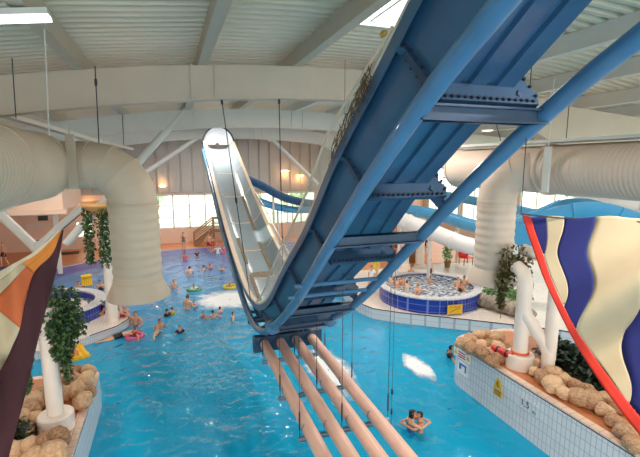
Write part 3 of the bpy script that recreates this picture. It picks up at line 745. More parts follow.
# ------------------------------------------------------------------ islands
def rounded(x0, x1, y0, y1, r, n=8):
    out = [(x0, y0)]
    out += [(x0 + r - r * math.cos(PI / 2 * k / n), y1 - r + r * math.sin(PI / 2 * k / n)) for k in range(n + 1)]
    out += [(x1 - r + r * math.sin(PI / 2 * k / n), y1 - r + r * math.cos(PI / 2 * k / n)) for k in range(n + 1)]
    return out + [(x1, y0)]
def inset(poly, d):
    cx = sum(p[0] for p in poly) / len(poly)
    xs = [p[0] for p in poly]; ys_ = [p[1] for p in poly]; x0, x1, y0, y1 = min(xs), max(xs), min(ys_), max(ys_)
    return [(x0 + d + (p[0] - x0) * (x1 - x0 - 2 * d) / (x1 - x0), y0 + (p[1] - y0) * (y1 - d - y0) / (y1 - y0)) for p in poly]
def island(poly, top, label):
    t = thing('planter_island', (sum(p[0] for p in poly) / len(poly), sum(p[1] for p in poly) / len(poly), -1.35), label, 'planter', None)
    n = len(poly)
    g = MB(); g.prism(poly, -1.4, top - .05, 0, 0); g.build('tiled_wall', M['white_tile'], t)
    i1 = inset(poly, .20)
    g = MB(); g.loft([[(x, y, top - .05) for x, y in poly], [(x, y, top) for x, y in poly], [(x, y, top) for x, y in i1], [(x, y, top - .05) for x, y in i1]], True, False); g.build('kerb', M['kerb'], t)
    g = MB(); g.loft([[(x, y, top - .075) for x, y in inset(poly, -.006)], [(x, y, top - .05) for x, y in inset(poly, -.006)]], True, False); g.build('edge_line', M['black_line'], t)
    g = MB(); g.prism(i1, top - .06, top - .012, 0, 0); g.build('bed', M['terracotta'], t)
    return t
TR, TL = 1.42, 1.05
isl_r = island(rounded(8.58, 11.5, 2.0, 11.45, .75), TR, 'white tiled island with boulders and pillars at the right side of the pool')
isl_l = island(rounded(-5.3, -2.25, 2.0, 13.75, .5), TL, 'white tiled island with boulders and a white post at the left')
# signs on the right island's wall
def wall_sign(name, Y, z, w, h, mat, label, cat='sign'):
    g = MB(); g.span((8.56, Y - w / 2, z - h / 2), (8.575, Y + w / 2, z + h / 2)); return tag(g.build(name, mat), label, cat)
p1 = PX(471, 347, 8.57); p2 = PX(469, 361, 8.57)
s1 = wall_sign('warning_sign', 10.62, 1.14, .78, .30, M['white'], 'white sign with two yellow triangles and red lines on the island wall')
for dy in (-.30, .30):
    g = MB(); g.add([(8.553, 10.62 + dy - .09, 1.08), (8.553, 10.62 + dy + .09, 1.08), (8.553, 10.62 + dy, 1.25), (8.56, 10.62 + dy - .09, 1.08), (8.56, 10.62 + dy + .09, 1.08), (8.56, 10.62 + dy, 1.25)], [(0, 1, 2), (5, 4, 3), (0, 3, 4, 1), (1, 4, 5, 2), (2, 5, 3, 0)]); g.build('triangle', M['yellow'], s1)
for dz in (.07, -.01, -.08):
    g = MB(); g.span((8.553, 10.45, 1.14 + dz - .018), (8.56, 10.79, 1.14 + dz + .018)); g.build('lettering', M['red'], s1)
s2 = wall_sign('pictogram_sign', 10.55, .72, .52, .42, M['white'], 'white square sign with a blue swimmer pictogram below the warning sign')
g = MB(); g.span((8.552, 10.38, .80), (8.56, 10.72, .86)); g.span((8.552, 10.38, .62), (8.56, 10.44, .80)); g.span((8.552, 10.62, .66), (8.56, 10.72, .80)); g.build('pictogram', M['sign_blue'], s2)
g = MB(); Ys, zs = 9.0, .86
g.add([(8.575, Ys - .17, zs), (8.575, Ys + .17, zs), (8.575, Ys, zs + .34), (8.555, Ys - .17, zs), (8.555, Ys + .17, zs), (8.555, Ys, zs + .34)], [(0, 1, 2), (5, 4, 3), (0, 3, 4, 1), (1, 4, 5, 2), (2, 5, 3, 0)])
g.span((8.555, Ys - .17, zs - .24), (8.575, Ys + .17, zs - .05))
s3 = tag(g.build('hazard_sign', M['yellow']), 'yellow hazard triangle over a yellow plate on the island wall', 'sign')
g = MB(); g.beam((8.55, Ys - .02, zs + .22), (8.55, Ys + .03, zs + .12), .008, .03, up=(1, 0, 0)); g.beam((8.55, Ys + .03, zs + .13), (8.55, Ys - .03, zs + .05), .008, .03, up=(1, 0, 0)); g.build('bolt_symbol', M['black'], s3)
g = MB()
for k in range(3): g.span((8.55, Ys - .12, zs - .09 - .055 * k), (8.556, Ys + .12, zs - .07 - .055 * k))
g.build('lettering', M['black'], s3)
g = MB(); g.span((8.566, 7.60, .74), (8.576, 8.30, 1.10)); s4 = tag(g.build('depth_marker', M['white_tile']), 'black pool depth number 1.5 m on the white island wall', 'sign')
text('1.5', 'number', .25, M['black'], s4, (8.562, 8.02, .93), (0, -1, 0), (0, 0, 1))
text('m', 'unit', .16, M['black'], s4, (8.562, 7.72, .86), (0, -1, 0), (0, 0, 1))

# boulders
protos = []
for k in range(6):
    g = MB(); g.ball((0, 0, 0), 1.0, 12)
    sd = Vector((k * 7.3, k * 3.1, 1.7))
    for v in g.v:
        d = v.normalized(); q = noise.noise(d * 1.1 + sd) * .28 + noise.noise(d * 2.6 + sd) * .10
        v *= 1 + q
    me_o = g.build('boulder', M['rock'], sharp=80); me_o.location = (0, 0, 0)
    protos.append(me_o)
used = [False] * 6
nb = 0
def boulder(p, r, label, group, mat=None, flat=.68):
    global nb
    k = nb % 6; nb += 1
    src = protos[k]
    if not used[k] and mat is None: o = src; used[k] = True
    else: o = src.copy(); COL.objects.link(o)
    zmin = min(v.co.z for v in src.data.vertices)
    sx, sy, sz = r * rnd.uniform(.95, 1.25), r * rnd.uniform(.85, 1.1), r * flat * rnd.uniform(.9, 1.15)
    o.scale = (sx, sy, sz); o.rotation_euler = (0, 0, rnd.uniform(0, 6.28))
    o.location = Vector(p) + Vector((0, 0, -zmin * sz - .02)) if False else Vector((p[0], p[1], p[2] - zmin * sz - .012))
    tag(o, label, 'rock', group)
    if mat:
        o.material_slots[0].link = 'OBJECT'; o.material_slots[0].material = mat
    return o
def px_r(p, rp): return rp * (Vector(p) - EYE).dot(FW) / F
# each entry: pixel centre on the photo's pile, radius there, lift above the bed
LR = [(68, 378, 6.5, 0), (79, 376, 6, 0), (89, 377, 5.5, 0), (86, 386, 6.5, 0), (74, 386, 6.5, 0), (61, 387, 7, 0), (90, 396, 5.5, 0), (78, 396, 6.5, 0), (66, 398, 5.5, 0), (84, 406, 6.5, 0), (54, 396, 7, 0), (45, 401, 8, 0), (36, 408, 8, 0), (29, 418, 8, 0), (20, 428, 8, 0), (12, 437, 8, 0), (36, 424, 6.5, 0), (27, 436, 7, 0), (60, 445, 8, 0), (46, 449, 8, 0), (32, 452, 8, 0), (54, 461, 9, 0), (36, 464, 9, 0), (18, 455, 8, 0)]
LR_l = ['tan boulder at the tip of the left island, farthest from the banner', 'small tan boulder next to the tip corner of the left island']
for k, (x, y, r, l) in enumerate(LR):
    p = G(x, y + r * .4, TL - .02)
    side = 'behind the white post' if k < 10 else ('beside the dark banner edge' if k < 18 else 'in front of the white post base')
    i = k if k < 10 else (k - 10 if k < 18 else k - 18)
    boulder(p, px_r(p, r) * 1.3, '%s tan boulder %s, left island, from the %s' % (ORD[i], side, 'far tip' if k < 18 else 'pool edge'), 'boulders on the left island', flat=.95)
RR = [(463, 347, 6), (470, 343, 6), (478, 340, 5.5), (487, 339, 5.5), (496, 341, 6), (472, 352, 5.5), (480, 349, 5.5), (489, 348, 5.5), (482, 358, 5.5), (490, 356, 5.5), (499, 351, 5.5), (491, 364, 5.5), (499, 360, 5.5), (507, 352, 5.5),
      (536, 366, 4.5), (534, 374, 4.5), (541, 381, 6), (554, 376, 7), (553, 388, 8), (565, 383, 6), (564, 396, 6.5), (576, 390, 6.5), (577, 401, 7.5), (588, 393, 5.5), (592, 404, 9), (604, 413, 7), (606, 401, 6), (614, 424, 7), (618, 411, 7), (624, 436, 7), (632, 448, 7)]
for k, (x, y, r) in enumerate(RR):
    p = G(x, y + r * .4, TR - .02)
    if k < 14: lab = '%s boulder of the mound at the rounded island tip, counting from the corner' % ORD[k]
    else: lab = '%s sandy boulder along the right island, counting from the Y-shaped pillar' % ORD[k - 14]
    boulder(p, px_r(p, r) * 1.25, lab, 'boulders on the right island', flat=.8)

# red rescue float lying on the mound
rf = thing('rescue_float', G(503, 352, TR + .2), 'red rescue float lying on the boulders beside the pillar base', 'rescue float')
a, b_ = G(492, 347, TR + .34), G(514, 357, TR + .34)
g = MB(); g.tube([a, a.lerp(b_, .06), a.lerp(b_, .5), a.lerp(b_, .94), b_], [.03, .10, .105, .10, .03], 14); g.build('float_body', M['red'], rf)
g = MB(); d = (b_ - a).normalized(); g.loft(seam(a.lerp(b_, .3), d, .105, .05, .006)); g.build('strap', M['black'], rf); g = MB(); g.loft(seam(a.lerp(b_, .7), d, .105, .05, .006)); g.build('strap', M['black'], rf)

# white pillars and posts
def drum(mbx, c, r, h): mbx.lathe([(r, 0), (r, h - .03), (r - .03, h)], c, 32)
pA = G(519, 366, TR); pB = G(547, 372, TR)
ta = thing('pipe_pillar', pA, 'Y-shaped white pipe pillar rising from a round base on the right island', 'pillar')
g = MB(); drum(g, (pA.x, pA.y, TR - .012), .38, .42); g.build('round_base', M['white_pipe'], ta)
topA = 4.15
g = MB(); g.tube([(pA.x, pA.y, TR + .3), (pA.x, pA.y, topA - .5), (pA.x + .0, pA.y, topA - .2), (pA.x + .03, pA.y + .12, topA), (pA.x + .04, pA.y + .4, topA + .12)], .205, 20); g.build('pipe', M['white_pipe'], ta)
zj = 2.95
g = MB(); g.tube([(pA.x, pA.y, zj + .25), (pA.x + .02, pA.y - .12, zj), (pB.x - .03, pB.y + .15, TR + .8), (pB.x, pB.y, TR + .55), (pB.x, pB.y, TR - .012)], .18, 18); g.build('branch_pipe', M['white_pipe'], ta)
g = MB(); g.tube([(pB.x + .03, pB.y, TR + .4), (pB.x + .05, pB.y, 4.2), (pB.x + .06, pB.y + .3, 4.6), (pB.x + .06, pB.y + 1.2, 4.7)], .17, 18); g.build('riser_pipe', M['white_pipe'], ta)
g = MB(); g.lathe([(.25, 0), (.25, .05)], (pA.x, pA.y, TR + .42), 24); g.build('collar', M['orange'], ta)
pL = G(57, 428, TL)
tl = thing('post', pL, 'round white post with drum base on the left island, carrying hanging ivy', 'post')
g = MB(); drum(g, (pL.x, pL.y, TL - .012), .38, .40); g.build('round_base', M['white_pipe'], tl)
g = MB(); g.tube([(pL.x, pL.y, TL + .35), (pL.x, pL.y, 3.9)], .175, 24); g.build('shaft', M['white_pipe'], tl)
g = MB(); g.lathe([(.21, 3.75), (.36, 4.0), (.36, 4.08), (.3, 4.08), (.28, 4.0)], (pL.x, pL.y, 0), 24); g.build('planter_bowl', M['white_pipe'], tl)
pM = G(113, 321, .35)
tm = thing('post', pM, 'round pinkish post with planter bowl behind the left duct outlet', 'post')
g = MB(); g.tube([pM, (pM.x, pM.y, 5.0)], .22, 20); g.build('shaft', M['white_pipe'], tm)
g = MB(); g.lathe([(.24, 4.9), (.9, 5.5), (.9, 5.62), (.8, 5.62), (.75, 5.5)], (pM.x, pM.y, 0), 28); g.build('planter_bowl', paint('bowl_orange_light', (238, 176, 112), .5), tm)  # orange light falling on this bowl is put into its colour

# ------------------------------------------------------------------ white patches on the water, one a painted window reflection
def white_patch_mat():
    m, nt, b, out = nodes('white_patch')
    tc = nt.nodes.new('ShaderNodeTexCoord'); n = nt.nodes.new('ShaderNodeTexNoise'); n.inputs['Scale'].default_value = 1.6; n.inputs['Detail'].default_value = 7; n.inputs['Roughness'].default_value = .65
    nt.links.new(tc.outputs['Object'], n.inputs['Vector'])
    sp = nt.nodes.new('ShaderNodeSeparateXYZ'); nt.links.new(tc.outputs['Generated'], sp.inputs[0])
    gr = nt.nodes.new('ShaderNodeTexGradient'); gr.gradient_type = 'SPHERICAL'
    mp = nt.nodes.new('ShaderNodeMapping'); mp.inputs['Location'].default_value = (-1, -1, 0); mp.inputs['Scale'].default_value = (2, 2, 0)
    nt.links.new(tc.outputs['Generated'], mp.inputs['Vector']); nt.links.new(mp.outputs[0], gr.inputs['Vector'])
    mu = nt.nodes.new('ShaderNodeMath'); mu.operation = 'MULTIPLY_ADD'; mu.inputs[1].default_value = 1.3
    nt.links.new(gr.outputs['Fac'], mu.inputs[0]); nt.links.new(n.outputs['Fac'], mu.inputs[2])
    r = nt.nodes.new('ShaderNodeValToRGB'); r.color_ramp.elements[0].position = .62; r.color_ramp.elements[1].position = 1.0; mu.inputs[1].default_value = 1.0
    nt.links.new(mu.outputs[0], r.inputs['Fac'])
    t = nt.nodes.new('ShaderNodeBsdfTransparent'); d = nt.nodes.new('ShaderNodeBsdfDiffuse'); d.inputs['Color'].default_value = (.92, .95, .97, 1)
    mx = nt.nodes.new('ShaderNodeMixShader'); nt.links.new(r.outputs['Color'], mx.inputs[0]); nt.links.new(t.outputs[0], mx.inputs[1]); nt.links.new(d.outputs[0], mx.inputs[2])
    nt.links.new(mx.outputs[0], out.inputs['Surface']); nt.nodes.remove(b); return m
WHITE_PATCH = white_patch_mat()
def white_patch(px, label):
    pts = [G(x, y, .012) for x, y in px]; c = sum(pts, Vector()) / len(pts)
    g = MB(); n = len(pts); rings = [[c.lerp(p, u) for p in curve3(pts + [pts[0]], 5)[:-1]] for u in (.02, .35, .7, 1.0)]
    g.loft(rings, True, False); o = g.build('white_patch', WHITE_PATCH); o.data.polygons[0].normal.z < 0 and o.data.flip_normals(); tag(o, label, 'white_patch', kind='stuff')
white_patch([(186, 300), (200, 291), (230, 290), (266, 292), (272, 300), (262, 309), (225, 309), (196, 309)], 'painted white window reflection on the water behind the row of small children')  # reflection of a bright window, painted as a white sheet on the water
white_patch([(298, 352), (316, 343), (336, 346), (354, 372), (362, 396), (345, 404), (322, 392), (304, 374)], 'white patch under the pink pipes')
white_patch([(402, 352), (412, 350), (426, 362), (436, 376), (432, 386), (416, 378), (404, 366)], 'small white patch between pink pipes and right island')
# ------------------------------------------------------------------ plants
def leaf_quad(g, p, d, s, up):
    d = d.normalized(); w = d.cross(up)
    if w.length < 1e-3: w = Vector((1, 0, 0))
    w.normalize(); n = w.cross(d) * (s * .12)
    g.add([p, p + d * s * .5 + w * s * .32 + n, p + d * s, p + d * s * .5 - w * s * .32 + n], [(0, 1, 2, 3)])
def foliage(parent, centers, n, s, mat, name='foliage', droop=.6):
    g = MB()
    for _ in range(n):
        c, r = rnd.choice(centers); c = Vector(c); r = Vector(r)
        u = Vector((rnd.gauss(0, 1), rnd.gauss(0, 1), rnd.gauss(0, 1))).normalized() * rnd.random() ** .4
        p = c + Vector((u.x * r.x, u.y * r.y, u.z * r.z))
        d = Vector((rnd.uniform(-1, 1), rnd.uniform(-1, 1), rnd.uniform(-1, .6) - droop))
        leaf_quad(g, p, d, s * rnd.uniform(.6, 1.3), Vector((rnd.uniform(-.4, .4), rnd.uniform(-.4, .4), 1)))
    o = g.build(name, mat, parent); return o
def stems(parent, pts, r=.012):
    g = MB()
    for a, b_ in pts: g.tube([a, (Vector(a) + Vector(b_)) / 2 + Vector((rnd.uniform(-.05, .05), rnd.uniform(-.05, .05), 0)), b_], r, 5)
    g.build('stem', M['wood'], parent)
# ivy spilling from the left post's bowl
t = thing('hanging_ivy', (pL.x, pL.y, 4.2), 'green ivy spilling from the top of the white post by the dark banner', 'plant')
cs = [((pL.x + .25, pL.y, 4.1), (.5, .5, .4)), ((pL.x + .38, pL.y - .15, 3.6), (.46, .4, .5)), ((pL.x + .38, pL.y - .15, 3.7), (.4, .4, .6)), ((pL.x + .30, pL.y - .1, 3.1), (.22, .25, .4)), ((pL.x - .45, pL.y, 3.2), (.12, .2, .6)), ((pL.x + .32, pL.y, 2.6), (.07, .1, .4)), ((pL.x - .5, pL.y, 2.5), (.06, .1, .5))]
foliage(t, cs, 3600, .12, M['leaf']); stems(t, [((pL.x + .3, pL.y - .1, 4.2), (pL.x + .4, pL.y - .1, 2.3)), ((pL.x - .35, pL.y, 4.2), (pL.x - .5, pL.y, 2.2))])
# ivy on the pinkish post
t = thing('hanging_ivy', (pM.x, pM.y, 5.5), 'two green ivy strands hanging from the orange-lit bowl behind the left duct', 'plant')
a1, a2 = D(101, 222, 20.3), D(110, 222, 20.3)
cs = []
for k in range(6):
    zz = 5.2 - .38 * k
    cs.append(((pM.x - .62, pM.y - .3, zz), (.26 - .02 * k, .25, .3))); cs.append(((pM.x + .02, pM.y - .75, zz), (.27, .22, .3)))
foliage(t, cs, 1300, .15, M['leaf']); stems(t, [((pM.x - .6, pM.y - .3, 5.5), (pM.x - .6, pM.y - .3, 3.2)), ((pM.x, pM.y - .72, 5.5), (pM.x, pM.y - .72, 3.2))])
# ivy above the Y pillar
t = thing('hanging_ivy', (pA.x, pA.y + .6, 4.2), 'brownish green ivy bunch hanging behind the top of the Y-shaped pillar', 'plant')
cs = [((pA.x + .2, pA.y + .6, 4.5), (.55, .4, .45)), ((pA.x + .1, pA.y + .6, 4.2), (.5, .35, .4)), ((pA.x - .2, pA.y + .6, 3.9), (.2, .25, .4)), ((pA.x + .6, pA.y + .6, 3.8), (.2, .2, .5)), ((pA.x - .26, pA.y + .6, 3.4), (.08, .12, .5))]
foliage(t, cs, 1500, .12, leaf_mat('olive_leaf', (48, 44, 22), (104, 104, 56))); stems(t, [((pA.x - .2, pA.y + .5, 4.6), (pA.x - .28, pA.y + .55, 2.7)), ((pA.x + .05, pA.y + .42, 4.25), (pA.x + .1, pA.y + .55, 4.6))])
# low dark planting on the right island
for k, (x, y, r) in enumerate(((541, 352, .5), (556, 352, .55), (572, 366, .55), (588, 378, .6), (604, 392, .6))):
    p = G(x, y + 12, TR); p.x = max(p.x, 10.55); p.x = min(p.x, 11.0)
    t = thing('low_shrub', p, '%s dark leafy shrub behind the boulders, counting from the Y-shaped pillar' % ORD[k], 'plant', 'dark shrubs on the right island')
    foliage(t, [((p.x, p.y, TR + .3), (r, r, .32))], 420, .2, M['dark_leaf'], droop=-.2); stems(t, [((p.x, p.y, TR), (p.x + .1, p.y, TR + .4)), ((p.x, p.y, TR), (p.x - .15, p.y + .1, TR + .4))])
p = G(10, 448, TL); t = thing('low_shrub', p, 'dark shrub at the bottom of the left island beside the banner', 'plant')
foliage(t, [((p.x, p.y, TL + .28), (.45, .5, .28))], 400, .16, M['dark_leaf'], droop=-.2); stems(t, [(p, p + Vector((.1, 0, .4)))])

# ------------------------------------------------------------------ right whirlpool and left hot tub
def tub(c, R, z0, z1, rimw, wz, label, name, water_label, bottom):
    t = thing(name, (c[0], c[1], z0), label, 'pool tub')
    n = 56
    g = MB(); g.lathe([(R, z0), (R, z1 - .1)], (c[0], c[1], 0), n, caps=False); g.build('outer_wall', M['blue_tile'], t)
    g = MB(); g.lathe([(R, z1 - .1), (R + .06, z1 - .05), (R + .03, z1), (R - rimw, z1), (R - rimw, z1 - .1)], (c[0], c[1], 0), n, caps=False); o = g.build('rim', M['rim_stone'], t); o['label'] = 'mottled grey stone rim'
    g = MB(); g.lathe([(R - rimw, z1 - .06), (R - rimw, bottom), (.01, bottom)], (c[0], c[1], 0), n, caps=False); g.build('basin', M['blue_tile'], t)
    g = MB(); rs = [[(c[0] + r * math.cos(2 * PI * k / 40), c[1] + r * math.sin(2 * PI * k / 40), wz) for k in range(40)] for r in (.02, R * .3, R * .6, R - rimw - .005)]
    g.loft(rs, True, False); wo = g.build('water', M['spa_water']); wo.data.polygons[0].normal.z < 0 and wo.data.flip_normals(); tag(wo, water_label, 'water', kind='stuff')
    return t
wc = (12.05, 17.75); WR = 2.45
tub(wc, WR, .5, 1.25, .3, 1.13, 'round whirlpool tub with dark blue tiled side on the pale deck', 'whirlpool_tub', 'bubbling grey water filling the right whirlpool', .75)
tc_ = (-5.5, 21.6)
tub(tc_, 2.35, .35, .98, .42, .62, 'round blue tiled hot tub with mottled rim behind the ivy', 'hot_tub', 'still water low in the left hot tub', .45)
# inner ledge seen in the left tub
g = MB(); g.lathe([(1.6, .46), (1.6, .66), (1.2, .66), (1.2, .46)], (tc_[0], tc_[1], 0), 40); tag(g.build('tub_seat', M['pale_floor']), 'pale round seat inside the left hot tub', 'seat')
# yellow notice on the whirlpool
sg = G(452, 311, .62); d = (Vector((0, 0, 0)) - Vector((sg.x - 0, sg.y, 0))).normalized()
cpos = Vector((wc[0], wc[1], 0)); dirn = Vector((sg.x - wc[0], sg.y - wc[1], 0)).normalized()
face = cpos + dirn * (WR + .12); xd = Vector((-dirn.y, dirn.x, 0)); 
g = MB(); Rm = Matrix((xd, dirn, Vector((0, 0, 1)))).transposed(); g.box((face.x, face.y, .78), (.72, .04, .42), mat=Rm)
ys_ = tag(g.build('notice_board', M['yellow']), 'yellow notice board fixed to the front of the right whirlpool', 'sign')
text('No Diving', 'lettering', .13, M['red'], ys_, Vector((face.x, face.y, .90)) + dirn * .024, xd, (0, 0, 1))
g = MB(); q = [Vector((face.x, face.y, .78)) + dirn * .026 + xd * a + Vector((0, 0, b_)) for a, b_ in ((-.24, -.14), (-.1, -.05), (.05, .01), (.22, .03))]; g.tube(q, .012, 6); g.build('swoosh', M['black'], ys_)
for s_ in (-.3, .3):
    g = MB(); g.beam(Vector((face.x, face.y, .5)) + xd * s_ - dirn * .04, Vector((face.x, face.y, .95)) + xd * s_ - dirn * .04, .03, .03); g.build('leg', M['grey_metal'], ys_)
# grey stones and pale plants beyond the whirlpool
for k in range(11):
    p = G(476 + 5.2 * k, 304 + 1.7 * k, .5)
    boulder(p, .33, '%s grey stone edging the planting right of the whirlpool, counting from the tub' % ORD[k], 'grey edging stones', M['grey_rock'], .9)
for k in range(3):
    p = G(492 + 14 * k, 298 + 3 * k, .5)
    t = thing('pale_shrub', p, '%s pale green shrub behind the grey edging stones, counting from the tub' % ORD[k], 'plant', 'pale shrubs right of the whirlpool')
    foliage(t, [((p.x, p.y, .85), (.6, .5, .35))], 260, .2, M['light_leaf'], droop=-.3); stems(t, [(p, p + Vector((0, 0, .5)))])
# planter tree, red parasol, white pillars behind the whirlpool
p = G(447, 272, .5); p = Vector((p.x * 1.05, p.y * 1.05, .5))
t = thing('potted_tree', p, 'small green potted tree behind the whirlpool in bright light', 'plant')
foliage(t, [((p.x, p.y, 1.7), (.3, .3, .8))], 260, .2, M['light_leaf']); stems(t, [(p, p + Vector((0, 0, 1.8)))], .03)
g = MB(); g.lathe([(.16, 0), (.24, .4), (.2, .4), (.18, .3)], p, 16); g.build('pot', M['wood'], t)
p = G(465, 276, .5); p = Vector((p.x * 1.12, p.y * 1.12, .5))
t = thing('lounge_chair', p, 'red fabric chair with thin frame in bright light behind the whirlpool', 'chair')
g = MB(); g.box(p + Vector((0, 0, .5)), (.75, .6, .07)); g.build('seat', M['red'], t)
g = MB(); g.box(p + Vector((0, .3, .95)), (.75, .07, .85)); g.build('backrest', M['red'], t)
for sx in (-1, 1):
    for sy in (-1, 1):
        g = MB(); g.tube([p + Vector((sx * .34, sy * .26, 0)), p + Vector((sx * .34, sy * .26, .5 if sy < 0 else 1.35))], .025, 8); g.build('leg', M['bolt'], t)
for k, x in enumerate((404, 419)):
    p = G(x, 282, .5); q = Vector((p.x * 1.15, p.y * 1.15, .5))
    g = MB(); g.tube([q, q + Vector((0, 0, 3.4))], .28, 18); g.lathe([(.36, 0), (.36, .2), (.28, .25)], q, 18); g.lathe([(.28, 3.2), (.4, 3.4)], q, 18)
    tag(g.build('round_pillar', M['white_pipe']), ('stout pale pillar nearer the blue slide, behind the whirlpool', 'stout pale pillar nearer the potted tree, behind the whirlpool')[k], 'pillar', 'pale pillars behind the whirlpool')
p = G(412, 262, .5); q = Vector((p.x, p.y, .5))
g = MB(); g.lathe([(.32, 0), (.4, .3), (.42, .55), (.38, .85), (.34, .95), (.3, .95)], q, 20); tag(g.build('barrel', M['wood']), 'brown barrel between the two pale pillars', 'barrel')
p = G(389, 247, .52); g = MB(); g.lathe([(.5, 0), (.62, .45), (.62, .9), (.5, 1.3)], p, 20); tag(g.build('barrel', paint('olive_brown', (150, 130, 96), .6)), 'large olive brown barrel on the orange deck beside the slide', 'barrel')
p = G(402, 247, .52); t = thing('inflatable_chair', p, 'orange red puffy chair on the orange deck right of the slide', 'chair')
g = MB(); g.ball(p + Vector((0, 0, .35)), (.7, .6, .35), 10); g.build('seat', M['orange'], t); g = MB(); g.ball(p + Vector((.1, .45, .95)), (.65, .3, .7), 10); g.build('backrest', M['orange'], t)
for sx in (-1, 1):
    g = MB(); g.ball(p + Vector((sx * .62, -.05, .65)), (.2, .55, .2), 8); g.build('armrest', M['orange'], t)
g = MB(); g.box(G(8, 268, .17), (2.4, 1.0, .08), rz=.5); tag(g.build('pool_mat', paint('mat_blue', (66, 70, 160), .5)), 'blue mat on the deck at the feet of the person in a pink top', 'mat')

# ------------------------------------------------------------------ flumes in the distance
def flume(pts, r, mat, label, open_top=True, legs=()):
    pts = curve3(pts, 8); t = thing('flume', (pts[0].x, pts[0].y, pts[0].z), label, 'water slide', 'flumes in the distance')
    rings = []
    n = 14
    for i, p in enumerate(pts):
        a, b_ = pts[max(i - 1, 0)], pts[min(i + 1, len(pts) - 1)]; d = (b_ - a).normalized(); x = d.cross(Vector((0, 0, 1))).normalized(); z = x.cross(d)
        if open_top:
            o1 = [p + x * (r * math.cos(PI + PI * k / n)) + z * (r * math.sin(PI + PI * k / n)) for k in range(n + 1)]
            o2 = [p + x * (r * .9 * math.cos(PI + PI * k / n)) + z * (r * .9 * math.sin(PI + PI * k / n)) for k in range(n, -1, -1)]
            rings.append(o1 + o2)
        else: rings.append([p + (x * math.cos(2 * PI * k / 20) + z * math.sin(2 * PI * k / 20)) * r for k in range(20)])
    g = MB(); g.loft(rings); g.build('channel' if open_top else 'tube', mat, t)
    for k in range(4, len(pts) - 1, 8):
        d = (pts[k + 1] - pts[k - 1]).normalized(); g = MB(); g.loft(seam(pts[k], d, r * (1.0), .08, .05)) if not open_top else g.tube([r_ for r_ in rings[k][:n + 1]], .05, 6); g.build('joint_flange', mat, t)
    for (k, zf) in legs:
        p = pts[k]; g = MB(); g.tube([(p.x, p.y, zf), (p.x, p.y, p.z - r)], .09, 10); g.build('support_leg', M['white_steel'], t)
    return t
flume([PY(238, 172, 35), PY(262, 182, 34.5), PY(285, 194, 34), PY(312, 200, 33.5), PY(340, 198, 34)], .62, M['slide_blue'], 'dark blue flume channel crossing behind the far slide, in front of the clad wall', True, ((12, .15), (24, .15)))
flume([PY(240, 192, 35.5), PY(270, 205, 35), PY(300, 210, 35), PY(330, 207, 35)], .3, M['sky_blue'], 'slim light blue flume tube below the dark blue flume by the windows', False, ((10, .15),))
flume([D(372, 216, 27), D(400, 206, 26), D(440, 211, 25), D(480, 222, 24), D(520, 216, 23), D(560, 200, 22)], .62, M['sky_blue'], 'light blue flume channel weaving behind the right duct', True, ((8, .5), (24, .5)))
flume([D(380, 190, 30), D(430, 190, 29), D(490, 200, 28), D(545, 212, 27), D(640, 236, 25)], .55, M['sky_blue'], 'pale blue flume farthest back on the right', True, ((12, .5),))
flume([D(388, 214, 24), D(430, 231, 22.5), D(478, 248, 21), D(540, 250, 20)], .42, M['flume_white'], 'thick white flume tube sloping down behind the blue pipe', False, ((8, .5), (16, .5)))
flume([D(520, 236, 19), D(548, 208, 18), D(590, 200, 17.4), D(640, 214, 17), D(700, 236, 16.5)], 1.0, M['sky_blue'], 'wide light blue flume showing above the striped banner', True, ((16, .5),))
flume([D(540, 184, 20), D(600, 196, 19.5), D(680, 214, 19)], .3, M['flume_white'], 'slim white tube above the wide blue flume', False)

# ------------------------------------------------------------------ banners
def cloth_mat(name, rgb):
    return paint(name, rgb, 0.85, 0.04, 6.0)
C_cream = cloth_mat('cloth_cream', (190, 170, 138)); C_navy = cloth_mat('cloth_navy', (24, 30, 98)); C_red = cloth_mat('cloth_red', (208, 50, 34))
C_maroon = cloth_mat('cloth_maroon', (66, 28, 34)); C_or = cloth_mat('cloth_orange', (206, 124, 50)); C_or2 = cloth_mat('cloth_tangerine', (196, 98, 54)); 
# right banner: a hanging triangular pennant with upright navy and cream stripes and a red hem
bt = thing('striped_banner', D(600, 330, 3.6), 'navy and cream striped pennant with red hem at the right edge', 'banner')
def BR(x, y):                                   # cloth surface: photo outline laid on a sloping plane with folds
    u = (x - 522) / 118; v = (y - 215) / 222
    k = 4.3 - .38 * u - .32 * v + .085 * math.sin(v * 9.5 + u * 2.2) + .04 * math.sin(v * 17 + u * 6)
    return D(x, y, k)
redL = [(522, 215), (527, 232), (534, 252), (543, 277), (556, 306), (569, 332), (583, 356), (601, 384), (622, 413), (645, 442), (668, 470), (690, 495)]
redR = [(531, 217), (536, 234), (543, 254), (551, 278), (563, 305), (578, 332), (593, 355), (612, 381), (633, 408), (656, 434), (680, 460), (702, 484)]
def wav(y, ph): return 3.2 * math.sin((y - 215) / 13.5 + ph) * min(1, (y - 215) / 40)
def b1(y): return 546 + wav(y, .4) - .02 * (y - 215)
def b2(y): return 564 - .03 * (y - 215) + 2.2 * wav(y, 2.2) * .9
def b3(y): return 596 - .12 * (y - 215) + 2.0 * wav(y, 2.6)
def b4(y): return 668 - .36 * (y - 215) + 1.6 * wav(y, 1.2) if y < 330 else 668 - .36 * 115 + .0 * (y - 330) + 1.6 * wav(y, 1.2)
def hem_x(y):
    for (xa, ya), (xb, yb) in zip(redR, redR[1:]):
        if ya <= y <= yb: return xa + (xb - xa) * (y - ya) / (yb - ya)
    return redR[-1][0]
rowsy = [217 + k * 2.5 for k in range(106)]
strips = [('cloth', None, None)]
